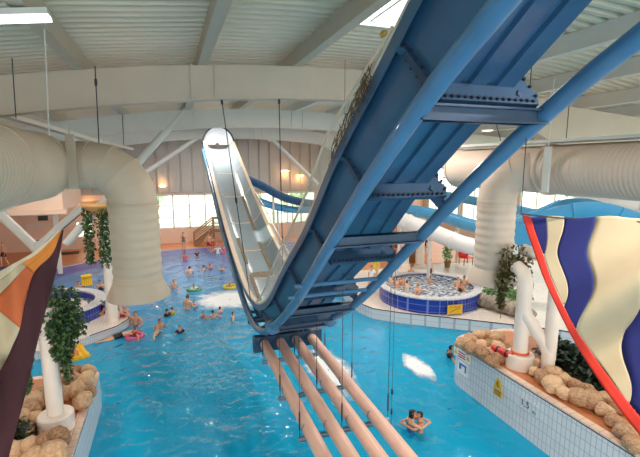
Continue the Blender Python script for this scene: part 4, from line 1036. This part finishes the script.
def strip(fa, fb, mat, nm):
    rows = []
    for y in rowsy:
        lo = max(fa(y), hem_x(y)); hi = max(fb(y), hem_x(y))
        if hi - lo < .02 and rows and False: continue
        rows.append([BR(lo + (hi - lo) * j / 10, y + (0 if False else 1.2 * math.sin((lo + (hi - lo) * j / 10) / 9))) for j in range(11)])
    g = MB(); keep = [r for r in rows if (r[0] - r[-1]).length > .003]; g.grid(keep)
    o = g.build(nm, mat, bt, sharp=180); return o
s_ = strip(lambda y: 500, b1, C_navy, 'stripe'); s_['label'] = 'short navy stripe beside the hem'
s_ = strip(b1, b2, C_cream, 'stripe'); s_['label'] = 'narrow cream stripe'
s_ = strip(b2, b3, C_navy, 'stripe'); s_['label'] = 'wavy navy stripe'
s_ = strip(b3, b4, C_cream, 'stripe'); s_['label'] = 'wide cream stripe'
s_ = strip(b4, lambda y: 730, C_navy, 'stripe'); s_['label'] = 'navy stripe at the frame edge'
g = MB(); hl = curve3([(a, b_, 0) for a, b_ in redL], 6); hr = curve3([(a, b_, 0) for a, b_ in redR], 6)
g.grid([[BR(a.x + (b_.x - a.x) * j / 4, a.y + (b_.y - a.y) * j / 4) for j in range(5)] for a, b_ in zip(hl, hr)]); o = g.build('hem', C_red, bt, sharp=180); o['label'] = 'bright red hem along the slanting edge'
for o in [c for c in bt.children]:
    m = o.modifiers.new('thickness', 'SOLIDIFY'); m.thickness = .004; m.offset = 0
g = MB(); g.tube([BR(521, 214), BR(560, 218), BR(640, 222), BR(735, 224)], .008, 6); g.build('top_cord', M['cable'], bt)
cable(BR(521, 214), BR(521, 214) + Vector((.0, .0, 2.6)), .005, 'cord holding up the corner of the striped pennant', 'banner cords')
# left banner
lt = thing('striped_banner', D(10, 400, 4.2), 'maroon, orange and cream pennant hanging at the left edge', 'banner')
def BLf(x, y):
    u = (63 - x) / 63; v = (y - 230) / 227
    k = 4.7 - .25 * u - .35 * v + .05 * math.sin(v * 7 + u * 5) + .03 * math.sin(u * 13 + v * 3)
    return D(x, y, k)
mR = [(63.5, 230), (60, 252), (54, 280), (46, 310), (38, 340), (31, 370), (24, 400), (16, 430), (8, 460), (0, 490)]
mL = [(62, 230), (52, 254), (34, 273), (25, 303), (20, 328), (13, 345), (5, 362), (-6, 378), (-22, 395), (-40, 415)]
oM = [(61.5, 230), (45, 251), (27, 266), (6, 288), (-10, 303), (-26, 318), (-44, 332), (-60, 345), (-80, 362), (-100, 380)]
oT = [(61, 230), (38, 253), (22, 263), (4, 277), (-12, 287), (-30, 297), (-50, 308), (-70, 320), (-90, 334), (-110, 350)]
tT = [(60.5, 229.5), (35, 251), (18, 261), (0, 271), (-16, 279), (-36, 287), (-56, 296), (-76, 307), (-96, 320), (-116, 336)]
def strand(A, B, i0, i1, mat, nm, lab, n=6, kk=8):
    A2 = curve3([(a, b_, 0) for a, b_ in A], kk)[i0 * kk:i1 * kk + 1]; B2 = curve3([(a, b_, 0) for a, b_ in B], kk)[i0 * kk:i1 * kk + 1]
    g = MB(); g.grid([[BLf(a.x + (b_.x - a.x) * j / n, a.y + (b_.y - a.y) * j / n) for j in range(n + 1)] for a, b_ in zip(A2, B2)])
    o = g.build(nm, mat, lt, sharp=180); o['label'] = lab; m = o.modifiers.new('thickness', 'SOLIDIFY'); m.thickness = .004; m.offset = 0
strand(mR, mL, 0, 9, C_maroon, 'hem', 'broad maroon edge band')
strand(mL, oM, 0, 2, C_or, 'panel', 'amber panel by the tip'); strand(mL, oM, 2, 4, C_or2, 'panel', 'tangerine panel below the amber one'); strand(mL, oM, 4, 9, C_cream, 'panel', 'lower cream panel')
strand(oM, oT, 0, 2, C_or, 'panel', 'upper amber strip'); strand(oM, oT, 2, 9, C_cream, 'panel', 'upper cream panel')
strand(oT, tT, 0, 9, cloth_mat('cloth_sand', (206, 188, 160)), 'top_edge', 'sand coloured top border')
cable(BLf(63, 229), BLf(63, 229) + Vector((.12, .3, .12)), .006, 'short cord holding the tip of the maroon pennant', 'banner cords')

# ------------------------------------------------------------------ ceiling lights
L_WARM = glow('lamp_warm', (255, 196, 130), 4.0); L_COOL = glow('lamp_cool', (246, 248, 255), 5.0)
def strip_light(p, q, label, lit=True):
    p, q = Vector(p), Vector(q); t = thing('strip_light', (p + q) / 2, label, 'ceiling light', 'long strip lights under the roof')
    g = MB(); g.beam(p + Vector((0, 0, .06)), q + Vector((0, 0, .06)), .28, .08); g.build('housing', M['white_steel'], t)
    g = MB(); g.beam(p, q, .22, .05); g.build('diffuser', L_COOL, t)
strip_light(D(-60, 21, 5.5), D(50, 18, 5.9), 'white strip light at the upper left under the corrugated roof')
strip_light(PY(58, 105, 16.2), PY(96, 101, 16.2), 'white strip light seen below the nearest arched beam')
for x, y in ((285, 171), (300, 175.5)):
    p = PY(x, y, YB - .25); t = thing('wall_lamp', p, 'warm orange wall lamp on the cladding, ' + ('nearer the far slide' if x < 290 else 'nearer the blue near slide'), 'wall lamp', 'warm wall lamps')
    g = MB(); g.ball(p, (.42, .14, .10), 8); g.build('shade', L_WARM, t); g = MB(); g.span((p.x - .1, p.y, p.z - .06), (p.x + .1, YB - .0, p.z + .06)); g.build('bracket', M['bolt'], t)
    ld = bpy.data.lights.new('wall_lamp_light', 'POINT'); ld.energy = 45; ld.color = (1, .5, .2); ld.shadow_soft_size = .2
    lo = bpy.data.objects.new('wall_lamp_light', ld); COL.objects.link(lo); lo.location = p + Vector((0, -.35, -.25))
def lamp_uplight(x, z, y):
    p = Vector((x, y, z)); t = thing('wall_lamp', p, 'warm wall lamp on the back wall above the small windows' if x < -4 else 'warm wall lamp on the back wall left of the far slide top', 'wall lamp', 'warm wall lamps')
    g = MB(); g.ball(p, (.3, .12, .12), 8); g.build('shade', L_WARM, t); g = MB(); g.span((p.x - .06, p.y, p.z - .06), (p.x + .06, YB, p.z + .06)); g.build('bracket', M['bolt'], t)
    ld = bpy.data.lights.new('wall_lamp_light', 'POINT'); ld.energy = 22; ld.color = (1, .55, .25); ld.shadow_soft_size = .2
    lo = bpy.data.objects.new('wall_lamp_light', ld); COL.objects.link(lo); lo.location = p + Vector((0, -.35, .3))
lamp_uplight(-.6, 5.3, YB - .22); lamp_uplight(-6.5, 3.6, YB - .22)

# ------------------------------------------------------------------ outside greenery
for k, (x, y, r) in enumerate(((-8, 47, 1.4), (-2, 52, 1.6), (8, 49, 2.2), (13.5, 48, 1.8))):
    t = thing('garden_tree', (x, y, -.3), '%s pale tree outside the back windows, counting from the small windows' % ORD[k], 'tree', 'trees outside the back windows')
    foliage(t, [((x, y, 3.2), (r, 1.0, 1.0)), ((x + .8, y, 4.0), (r * .6, .8, .7))], 200, .5, M['hedge_leaf']); stems(t, [((x, y, -.3), (x, y, 3.2))], .08)

# ------------------------------------------------------------------ people
SKIN = []
for k, c in enumerate(((226, 168, 132), (212, 150, 116), (236, 184, 152))):
    SKIN.append(paint('skin_%d' % k, c, 0.5, 0.04, 8.0))
EYE_M = paint('eye', (40, 30, 26), 0.3); LIP_M = paint('lips', (176, 92, 84), 0.5)
HAIRS = {'black': paint('hair_black', (32, 24, 22), 0.6), 'brown': paint('hair_brown', (84, 56, 36), 0.6), 'fair': paint('hair_fair', (176, 138, 88), 0.6)}
SUITS = {'navy': paint('suit_navy', (36, 40, 84), .7), 'black': M['black'], 'red': paint('suit_red', (190, 44, 50), .7), 'pink': paint('suit_pink', (226, 96, 140), .7), 'blue': paint('suit_blue', (48, 96, 176), .7),
         'white': M['white'], 'yellow': paint('suit_yellow', (232, 200, 60), .7), 'green': paint('suit_green', (70, 150, 90), .7), 'grey': paint('suit_grey', (110, 110, 120), .7), 'purple': paint('suit_purple', (110, 80, 150), .7), 'orange': M['orange']}
def body_pose(kind):
    """joints for a 1.72 m figure facing +Y, feet at z = 0"""
    J = {'pelvis': (0, 0, .94), 'belly': (0, .0, 1.10), 'chest': (0, -.01, 1.28), 'neck': (0, .0, 1.44), 'head': (0, .02, 1.535), 'face': (0, .03, 1.61), 'crown': (0, .02, 1.665)}
    for s, n in ((-1, 'l'), (1, 'r')):
        J['sh' + n] = (s * .165, -.01, 1.385); J['el' + n] = (s * .225, -.03, 1.12); J['wr' + n] = (s * .235, .06, .87)
        J['hip' + n] = (s * .085, 0, .88); J['kn' + n] = (s * .095, .02, .49); J['an' + n] = (s * .1, -.02, .08); J['to' + n] = (s * .12, .13, .035)
    for s, n in ((-1, 'l'), (1, 'r')):
        if kind == 'wade':
            J['el' + n] = (s * .27, .04, 1.14); J['wr' + n] = (s * .22, .27, 1.12)
        elif kind == 'spread':
            J['el' + n] = (s * .40, .02, 1.24); J['wr' + n] = (s * .60, .10, 1.16)
        elif kind == 'stride':
            J['kn' + n] = (s * .1, .16 if s > 0 else .0, .51); J['an' + n] = (s * .1, .12 if s > 0 else -.24, .09); J['to' + n] = (s * .11, .27 if s > 0 else -.10, .035)
            J['wr' + n] = (s * .24, -.05 if s > 0 else .15, .89)
        elif kind == 'hug':
            J['el' + n] = (s * .27, .22, 1.30); J['wr' + n] = (s * .10, .42, 1.33)
    if kind == 'sit':
        for s, n in ((-1, 'l'), (1, 'r')):
            J['kn' + n] = (s * .12, .42, .90); J['an' + n] = (s * .12, .46, .50); J['to' + n] = (s * .12, .60, .46)
            J['el' + n] = (s * .24, -.02, 1.14); J['wr' + n] = (s * .20, .22, 1.00)
        return {k: (x, y, z - .82) for k, (x, y, z) in J.items()}
    if kind == 'swim':                              # prone in the water, head up, arms forward
        Q = {}
        for k, (x, y, z) in J.items(): Q[k] = (x, z - .94, .0 - y - .04 * abs(z - 1.2))
        Q['neck'] = (0, .50, .03); Q['head'] = (0, .56, .11); Q['face'] = (0, .585, .185); Q['crown'] = (0, .57, .24)
        for s, n in ((-1, 'l'), (1, 'r')):
            Q['el' + n] = (s * .33, .55, -.10); Q['wr' + n] = (s * .30, .80, -.08)
            Q['kn' + n] = (s * .12, -.46, -.09); Q['an' + n] = (s * .13, -.86, -.06 if s > 0 else -.2); Q['to' + n] = (s * .13, -1.0, -.08 if s > 0 else -.24)
        return Q
    return J
RAD = {'pelvis': (.145, .105), 'belly': (.125, .095), 'chest': (.155, .105), 'neck': (.055, .055), 'head': (.068, .078), 'face': (.076, .092), 'crown': (.062, .075)}
for n in 'lr': RAD.update({'sh' + n: (.058, .058), 'el' + n: (.041, .041), 'wr' + n: (.029, .029), 'hip' + n: (.088, .088), 'kn' + n: (.056, .056), 'an' + n: (.037, .037), 'to' + n: (.03, .026)})
BONES = [('pelvis', 'belly'), ('belly', 'chest'), ('chest', 'neck'), ('neck', 'head'), ('head', 'face'), ('face', 'crown')]
for n in 'lr': BONES += [('chest', 'sh' + n), ('sh' + n, 'el' + n), ('el' + n, 'wr' + n), ('pelvis', 'hip' + n), ('hip' + n, 'kn' + n), ('kn' + n, 'an' + n), ('an' + n, 'to' + n)]
def seg_near(p, a, b):
    d = b - a; t = max(0, min(1, (p - a).dot(d) / max(d.length_squared, 1e-9))); return (p - a - d * t).length, t
def make_person_meshes(kind):
    J = {k: Vector(v) for k, v in body_pose(kind).items()}; names = list(J)
    me = bpy.data.meshes.new('skeleton'); me.from_pydata([J[k] for k in names], [(names.index(a), names.index(b)) for a, b in BONES], [])
    o = bpy.data.objects.new('skeleton', me); COL.objects.link(o)
    o.modifiers.new('skin', 'SKIN'); sk = me.skin_vertices[0].data
    for i, k in enumerate(names):
        sk[i].radius = RAD[k]; sk[i].use_root = (k == 'pelvis')
    ss = o.modifiers.new('sub', 'SUBSURF'); ss.levels = 2; ss.render_levels = 2
    dg = bpy.context.evaluated_depsgraph_get(); ev = bpy.data.meshes.new_from_object(o.evaluated_get(dg))
    V = [v.co.copy() for v in ev.vertices]; FCS = [tuple(p.vertices) for p in ev.polygons]
    bpy.data.objects.remove(o)
    bm = bmesh.new()
    for v in V: bm.verts.new(v)
    bm.verts.ensure_lookup_table()
    for f in FCS: bm.faces.new([bm.verts[i] for i in f])
    bmesh.ops.recalc_face_normals(bm, faces=bm.faces); bm.normal_update()
    info = []
    for f in bm.faces:
        c = f.calc_center_median(); best = min(((seg_near(c, J[a], J[b]), (a, b)) for a, b in BONES), key=lambda q: q[0][0])
        info.append((f, c, best[1], best[0][1]))
    hu = (J['crown'] - J['neck']).normalized()
    fwd = Vector((0, 1, 0)) if kind != 'swim' else (Vector((0, 1, 0)) - hu * hu.y).normalized()
    if kind != 'swim': fwd = (fwd - hu * fwd.dot(hu)).normalized()
    def shell(test, off, name):
        vs, fs, mp = [], [], {}
        for f, c, b, t in info:
            if test(c, b, t):
                ids = []
                for v in f.verts:
                    if v.index not in mp:
                        mp[v.index] = len(vs); vs.append(v.co + v.normal * off)
                    ids.append(mp[v.index])
                fs.append(ids)
        m = bpy.data.meshes.new(name); m.from_pydata(vs, [], fs); m.polygons.foreach_set('use_smooth', [True] * len(m.polygons)); return m
    bm.verts.index_update()
    hb = {('head', 'face'), ('face', 'crown'), ('neck', 'head')}
    def hair_test(c, b, t):
        if b not in hb: return False
        q = c - J['face']; return q.dot(hu) > .035 + .0 and q.dot(fwd) < .075 or (q.dot(fwd) < -.005 and q.dot(hu) > -.085)
    def long_test(c, b, t):
        if b not in hb: return False
        q = c - J['face']; return q.dot(hu) > .035 and q.dot(fwd) < .075 or (q.dot(fwd) < .015 and q.dot(hu) > -.16)
    def trunks(c, b, t):
        if b[0] == 'pelvis': return b[1] != 'belly' or t < .35
        return b[0].startswith('hip') and t < .55
    def suit(c, b, t):
        if b[0] == 'pelvis' or b == ('belly', 'chest'): return True
        return b == ('chest', 'neck') and t < .25 or (b[0] == 'chest' and b[1].startswith('sh') and t < .25) or (b[0].startswith('hip') and t < .06)
    def shirt(c, b, t): return suit(c, b, t) and not b[0].startswith('hip') or b[0].startswith('sh') and t < .5 or b[0] == 'chest' and b[1] != 'neck' or (b == ('chest', 'neck') and t < .5)
    P = {'hair': shell(hair_test, .014, 'hair'), 'long_hair': shell(long_test, .018, 'long_hair'), 'swim_shorts': shell(trunks, .009, 'swim_shorts'), 'swimsuit': shell(suit, .007, 'swimsuit'), 'shirt': shell(shirt, .012, 'shirt')}
    # face, ears and fingers go into the one body mesh
    g = MB(); g.v = [v.co.copy() for v in bm.verts]; g.f = [tuple(v.index for v in f.verts) for f in bm.faces]; g.m = [0] * len(g.f)
    side = fwd.cross(hu).normalized(); fc = J['face']
    def at(a, b_, c_): return fc + side * a + fwd * b_ + hu * c_
    for s in (-1, 1):
        g.ball(at(s * .030, .074, .012), .011, 5, 1)
        g.ball(at(s * .078, -.005, -.005), .017, 5, 0)
    g.tube([at(0, .072, .018), at(0, .092, -.010), at(0, .100, -.022), at(0, .078, -.030)], [.007, .011, .013, .008], 6, True, 0)
    g.tube([at(-.024, .072, -.050), at(0, .082, -.048), at(.024, .072, -.050)], [.004, .008, .004], 6, True, 2)
    for n, s in (('l', -1), ('r', 1)):
        w = J['wr' + n]; d = (w - J['el' + n]).normalized()
        inward = Vector((-s, 0, 0)); inward = (inward - d * inward.dot(d)).normalized(); q = d.cross(inward)
        if kind in ('wade', 'spread', 'swim', 'hug'): q, inward = inward, Vector((0, 0, -1)) - d * (-d.z); inward.normalize()
        g.tube([w - d * .01, w + d * .03, w + d * .075, w + d * .095], [.026, .034, .036, .028], 8)
        for j, (L, off) in enumerate(((.066, .027), (.076, .009), (.070, -.009), (.055, -.026))):
            a = w + d * .080 + q * off
            g.tube([a, a + d * L * .45 + inward * .006, a + d * L * .78 + inward * .020, a + d * L * .92 + inward * .034], [.0095, .009, .008, .006], 6)
        a = w + d * .030 + q * .028
        g.tube([a, a + d * .026 + q * .024 + inward * .006, a + d * .055 + q * .028 + inward * .016], [.011, .010, .007], 6)
    bm.free()
    m = bpy.data.meshes.new('person'); m.from_pydata(g.v, [], g.f)
    m.materials.append(SKIN[0]); m.materials.append(EYE_M); m.materials.append(LIP_M)
    m.polygons.foreach_set('material_index', g.m); m.polygons.foreach_set('use_smooth', [True] * len(m.polygons))
    for k, pm in P.items(): pm.materials.append(HAIRS['black'] if 'hair' in k else SUITS['navy'])
    P['body'] = m; return P
PM = {k: make_person_meshes(k) for k in ('stand', 'wade', 'spread', 'stride', 'hug', 'sit', 'swim')}
n_p = 0
def person(kind, x, y, z, face, label, hair='black', long=False, wear='swim_shorts', col='navy', sc=1.0, group='bathers in the pool'):
    """face: heading in degrees, 0 looks towards the back wall"""
    global n_p
    P = PM[kind]; b = bpy.data.objects.new('person', P['body']); COL.objects.link(b)
    b.location = (x, y, z); b.rotation_euler = (0, 0, math.radians(face)); b.scale = (sc,) * 3
    b.material_slots[0].link = 'OBJECT'; b.material_slots[0].material = SKIN[n_p % 3]; n_p += 1
    tag(b, label, 'person', group)
    for nm, ms in ((('long_hair' if long else 'hair'), HAIRS[hair]), (wear, SUITS[col])):
        if nm == 'bald': continue
        c = bpy.data.objects.new(nm.replace('long_hair', 'hair'), P[nm]); COL.objects.link(c); c.parent = b
        c.material_slots[0].link = 'OBJECT'; c.material_slots[0].material = ms
    return b
def wader(px, py, face, label, kind='wade', sc=1.0, sink=None, **k):
    """the pixel is where the figure meets the water"""
    sc *= 1.08; p = G(px, py, 0.0); z = depth(p.y) if sink is None else -sink
    return person(kind, p.x, p.y, max(z, -1.22 * sc), face, label, sc=sc, **k)
# the couple in front
p = G(415, 431, 0)
person('hug', p.x - .10, p.y + .05, -1.06, 248, 'dark haired bather embracing another person, face towards us, right of the pink pipes', long=True, wear='swimsuit', col='blue')
person('hug', p.x + .13, p.y - .04, -1.10, 68, 'broad shouldered bather with back turned, hugging a dark haired partner', col='blue')
# group of bathers in front of the far window reflections
wader(190, 274, 10, 'dark haired bather with bare back, nearest the drop duct in the far row', 'wade', .95)
wader(204, 271, 80, 'bather in dark top leaning sideways beside a friend in the far pool', 'spread', .9, wear='swimsuit', col='navy')
wader(210, 269, 200, 'bather in purple swimsuit right beside the sideways leaning one', 'wade', .85, wear='swimsuit', col='purple', hair='brown')
wader(222, 271, 170, 'bather in blue swimsuit alone in front of the staircase water', 'wade', .85, wear='swimsuit', col='blue')
wader(234, 271, 150, 'bather in red close to the left edge of the far slide', 'wade', .85, wear='swimsuit', col='red', hair='brown')
wader(164, 290, 160, 'bather at the right side of the duct outlet, dark shorts', 'wade', .95)
wader(174, 288, 185, 'fair haired bather with arms forward between duct outlet and white shirted child', 'wade', .95, hair='fair')
wader(194, 290, 195, 'child in a white shirt with arms spread on a green float', 'spread', .75, wear='shirt', col='white')
wader(230, 287, 140, 'child in yellow top floating near the slide on the bright water', 'spread', .6, wear='shirt', col='yellow', hair='fair')
wader(188, 309, 320, 'big adult with bare shoulders stooping to a child in the bright patch', 'wade', 1.05, hair='brown')
wader(194, 306, 140, 'small child in pink held in front of the big adult', 'wade', .6, wear='swimsuit', col='pink', hair='brown')
wader(167, 316, 40, 'dark child on the left of a close pair by the bright patch', 'wade', .72, wear='shirt', col='black')
wader(172, 314, 320, 'child in yellow top on the right of a close pair by the bright patch', 'wade', .7, wear='shirt', col='yellow', hair='brown')
wader(203, 317, 175, 'small child in a pink swimsuit at the left of a row of four', 'wade', .62, wear='swimsuit', col='pink', hair='brown')
wader(213, 318, 5, 'dark haired boy with bare back in the row of four', 'spread', .78)
wader(220, 313, 20, 'dark haired child in bright pink right behind the bare backed boy', 'wade', .65, wear='swimsuit', col='pink')
wader(233, 319, 260, 'boy splashing at the right end of the row of four', 'spread', .72)
wader(160, 328, 200, 'brown haired bather with folded arms below the drop duct', 'wade', .92, hair='brown')
wader(157, 335, 250, 'bather in dark top below the drop duct, nearest the camera of its group', 'spread', .85, wear='swimsuit', col='black', hair='fair')
wader(180, 333, 180, 'lone dark haired child with only head and shoulders out of the water', 'wade', .72, wear='shirt', col='navy')
wader(136, 324, 170, 'adult with bare chest standing by the rim of the left peninsula', 'wade', 1.0, hair='brown')
p = G(121, 337, 0)
person('swim', p.x, p.y, .10, 285, 'adult swimming on the front with bare back beside the left peninsula', hair='brown', col='black')
wader(135, 337, 120, 'child in a red and navy top sitting in a swim ring', 'spread', .68, wear='shirt', col='red', sink=.8)
# left side
wader(79, 290, 200, 'bather with bare chest holding the yellow float beyond the hot tub', 'wade', .95)
wader(84, 293, 150, 'dark haired bather in black in front of the yellow float', 'wade', .85, wear='swimsuit', col='black', long=True)
wader(101, 290, 180, 'bather in dark swimsuit standing between yellow float and the pinkish post', 'wade', .98, wear='swimsuit', col='navy', hair='brown')
p = G(73, 356, 0)
person('sit', p.x, p.y - .02, .14, 200, 'small child sitting on the yellow float by the white post', sc=.66, hair='brown', wear='swimsuit', col='red')
p = G(119, 317, .35)
person('sit', p.x + .1, p.y, .36, 270, 'child sitting on the edge of the left peninsula with legs over the water', sc=.8, hair='brown', col='red')
person('sit', p.x + .02, p.y + .75, .36, 250, 'dark haired child sitting farther along the left peninsula edge', sc=.78, wear='swimsuit', col='black')
p = G(108, 316, .35)
person('sit', p.x - .25, p.y + .3, .36, 120, 'child in black sitting behind the foot of the pinkish post', sc=.78, wear='shirt', col='black')
p = G(5, 266, .15)
person('stride', p.x, p.y, .15, 150, 'person in pink top and dark shorts walking on the left deck', hair='brown', wear='swim_shorts', col='black', group='people on the deck')
# far deck and beach
p = G(184, 251, .0)
person('stand', p.x, p.y - .1, depth(p.y - .1), 170, 'person in a grey swimsuit standing at the water edge under the windows', hair='brown', wear='swimsuit', col='grey', group='people on the deck')
for px, py, fa, kd, lab, wr, cl, s_ in ((185, 260, 180, 'wade', 'bather in pink wading just in front of the standing grey swimsuit', 'swimsuit', 'pink', .9), (197, 256, 200, 'wade', 'dark haired bather with only the head showing left of the stairs', 'shirt', 'black', .7),
                                  (209, 251, 150, 'wade', 'bather with bare chest at the foot of the staircase, left one', 'swim_shorts', 'red', .95), (213, 252, 200, 'wade', 'bather in red at the foot of the staircase, middle one', 'swimsuit', 'red', .95),
                                  (218, 254, 170, 'spread', 'bather in white shirt in the shallows right of the staircase foot', 'shirt', 'white', .8), (224, 254, 190, 'wade', 'bather in pink top close to the far slide by the stairs', 'shirt', 'pink', .85), (227, 250, 160, 'wade', 'bather in black farthest right by the stairs, beside the slide', 'swimsuit', 'black', .95)):
    wader(px, py, fa, lab, kd, s_, wear=wr, col=cl, hair=('black', 'brown')[px % 2])
# right whirlpool
def tubber(px, py, face, label, sc=.9, **k):
    p = G(px, py, 1.13); person('sit', p.x, p.y, 1.13 - .30 * sc, face, label, sc=sc, group='bathers in the right whirlpool', **k)
tubber(391, 284, 250, 'bather leaning on the whirlpool rim, leftmost beside the blue pipe', .9, hair='brown', col='red')
tubber(397, 287, 230, 'second bather from the blue pipe in the whirlpool, bare shoulders', .95)
tubber(402, 285, 200, 'third bather from the blue pipe in the whirlpool, dark hair', .9)
tubber(407, 290, 240, 'fourth bather from the blue pipe in the whirlpool, nearest the rim', .9, wear='swimsuit', col='white')
tubber(418, 294, 10, 'bather with bare back at the near side of the whirlpool', .95, hair='fair')
tubber(430, 283, 170, 'small child in front of the upright bather in the middle of the whirlpool', .6, hair='brown', col='red')
tubber(458, 287, 120, 'left dark haired bather of three at the right side of the whirlpool', .9)
tubber(464, 285, 150, 'rear dark haired bather of three at the right side of the whirlpool', .9)
tubber(461, 291, 100, 'nearest dark haired bather of three at the right side of the whirlpool', .85, wear='swimsuit', col='black')
p = G(430, 280, 1.0); person('stand', p.x + .2, p.y + .35, .75, 185, 'upright bather standing at the back of the whirlpool', sc=.8, hair='brown', group='bathers in the right whirlpool')
tubber(411, 274, 180, 'bather at the back rim of the whirlpool below the barrel', .85, hair='brown')
# lone swimmer by the island and people behind the slide pipes
wader(450, 357, 250, 'lone dark haired bather in black reaching out by the tip of the right island', 'spread', .95, wear='shirt', col='black')
p = G(374, 288, .5)
person('stand', p.x + .3, p.y + .4, .5, 100, 'person in yellow top and shorts on the deck, seen through the slide supports', wear='shirt', col='yellow', group='people on the deck')
p = G(366, 296, .5)
person('stride', p.x + .45, p.y + .3, .5, 120, 'person in a white and red outfit walking behind the slide supports', wear='shirt', col='white', group='people on the deck', sc=.9)
p = G(424, 262, .5)
person('sit', p.x * 1.1, p.y * 1.1, .95, 170, 'person in black seated behind the pale pillars', wear='shirt', col='black', group='people on the deck')
g = MB(); g.box((p.x * 1.1, p.y * 1.1 , .72), (.6, .6, .44)); g.box((p.x * 1.1, p.y * 1.1 + .32, 1.1), (.6, .08, 1.2)); tag(g.build('bench_seat', M['flume_white']), 'white block seat under the person in black', 'seat')
# floats
def float_ring(c, r, mat, label):
    g = MB(); c = Vector(c); rings = [[c + Vector(((r + .09 * math.cos(2 * PI * j / 10)) * math.cos(2 * PI * k / 28), (r + .09 * math.cos(2 * PI * j / 10)) * math.sin(2 * PI * k / 28), .09 * math.sin(2 * PI * j / 10))) for j in range(10)] for k in range(29)]
    g.loft(rings, True, False); tag(g.build('swim_ring', mat), label, 'swim ring')
p = G(135, 337, 0); float_ring((p.x, p.y, .02), .3, SUITS['pink'], 'pink swim ring around the child beside the swimming adult')
p = G(194, 290, 0); float_ring((p.x, p.y, .02), .34, SUITS['green'], 'green swim ring around the child in a white shirt')
p = G(230, 287, 0); float_ring((p.x, p.y, .02), .36, SUITS['yellow'], 'yellow swim ring near the slide on the bright water')
def raft(c, size, rz, label, tilt=0):
    g = MB(); R = Matrix.Rotation(rz, 3, 'Z') @ Matrix.Rotation(tilt, 3, 'X'); c = Vector(c); n = 5
    for k in range(n):
        x = (k - (n - 1) / 2) * size[0] / n
        g.tube([c + R @ Vector((x, -size[1] / 2, 0)), c + R @ Vector((x, -size[1] / 2 + .04, 0)), c + R @ Vector((x, size[1] / 2 - .04, 0)), c + R @ Vector((x, size[1] / 2, 0))], [.03, size[0] / n * .58, size[0] / n * .58, .03], 10)
    g.tube([c + R @ Vector((-size[0] / 2, size[1] / 2, .04)), c + R @ Vector((size[0] / 2, size[1] / 2, .04))], .12, 10)
    return tag(g.build('inflatable_raft', M['yellow']), label, 'float')
p = G(73, 356, 0); raft((p.x, p.y, .03), (.95, 1.1), .4, 'yellow inflatable raft carrying a small child by the white post')
p = G(86, 287, 0); raft((p.x, p.y + .35, .25), (.55, .6), 0.3, 'yellow inflatable raft held upright beyond the hot tub', 1.2)


# ------------------------------------------------------------------ light
world = bpy.data.worlds.new('world'); scene.world = world; world.use_nodes = True
bg = world.node_tree.nodes['Background']; bg.inputs['Color'].default_value = (1.0, 0.985, 0.95, 1); bg.inputs['Strength'].default_value = 3.2
sun = bpy.data.lights.new('sun', 'SUN'); sun.energy = 5.0; sun.angle = math.radians(1.0); sun.color = (1, .95, .86)
so = bpy.data.objects.new('sun', sun); COL.objects.link(so)
so.rotation_euler = Vector((-0.03, 1.55, -1)).to_track_quat('-Z', 'Y').to_euler()
for X, Y in ((-6, 1.5), (-6, 16), (-6, 27), (6.8, 14), (6.8, 24), (6.8, 33), (14.5, 6), (14.5, 17), (14.5, 28), (-2.5, -3), (5.0, 1.0), (1.9, 25), (1.9, 34)):  # ceiling lights added to brighten the hall, pipes and near water
    z = zr(X) - .42
    t = thing('fill_light', (X, Y, z - .2), 'added round white fill light under the roof', 'ceiling light', 'added fill lights under the roof')
    g = MB(); g.lathe([(.08, .26), (.12, .12), (.34, 0), (.30, 0), (.1, .1)], (X, Y, z - .2), 20); g.build('shade', M['white_steel'], t)
    g = MB(); g.lathe([(.26, .0), (.2, -.02), (.02, -.03)], (X, Y, z - .19), 20); g.build('lens', L_COOL, t)
    ld = bpy.data.lights.new('fill_lamp', 'AREA'); ld.shape = 'DISK'; ld.size = .5; ld.energy = 420 if (Y < 5 or (X == 6.8 and Y < 20)) else 260; ld.color = (1, .93, .85)
    lo = bpy.data.objects.new('fill_lamp', ld); COL.objects.link(lo); lo.location = (X, Y, z - .26)
vs = scene.view_settings
vs.view_transform = 'Standard'; vs.look = 'None'; vs.gamma = 1; vs.use_curve_mapping = False; vs.exposure = 0.02
scene.cycles.max_bounces = 8; scene.cycles.transparent_max_bounces = 12; scene.cycles.sample_clamp_indirect = 6.0
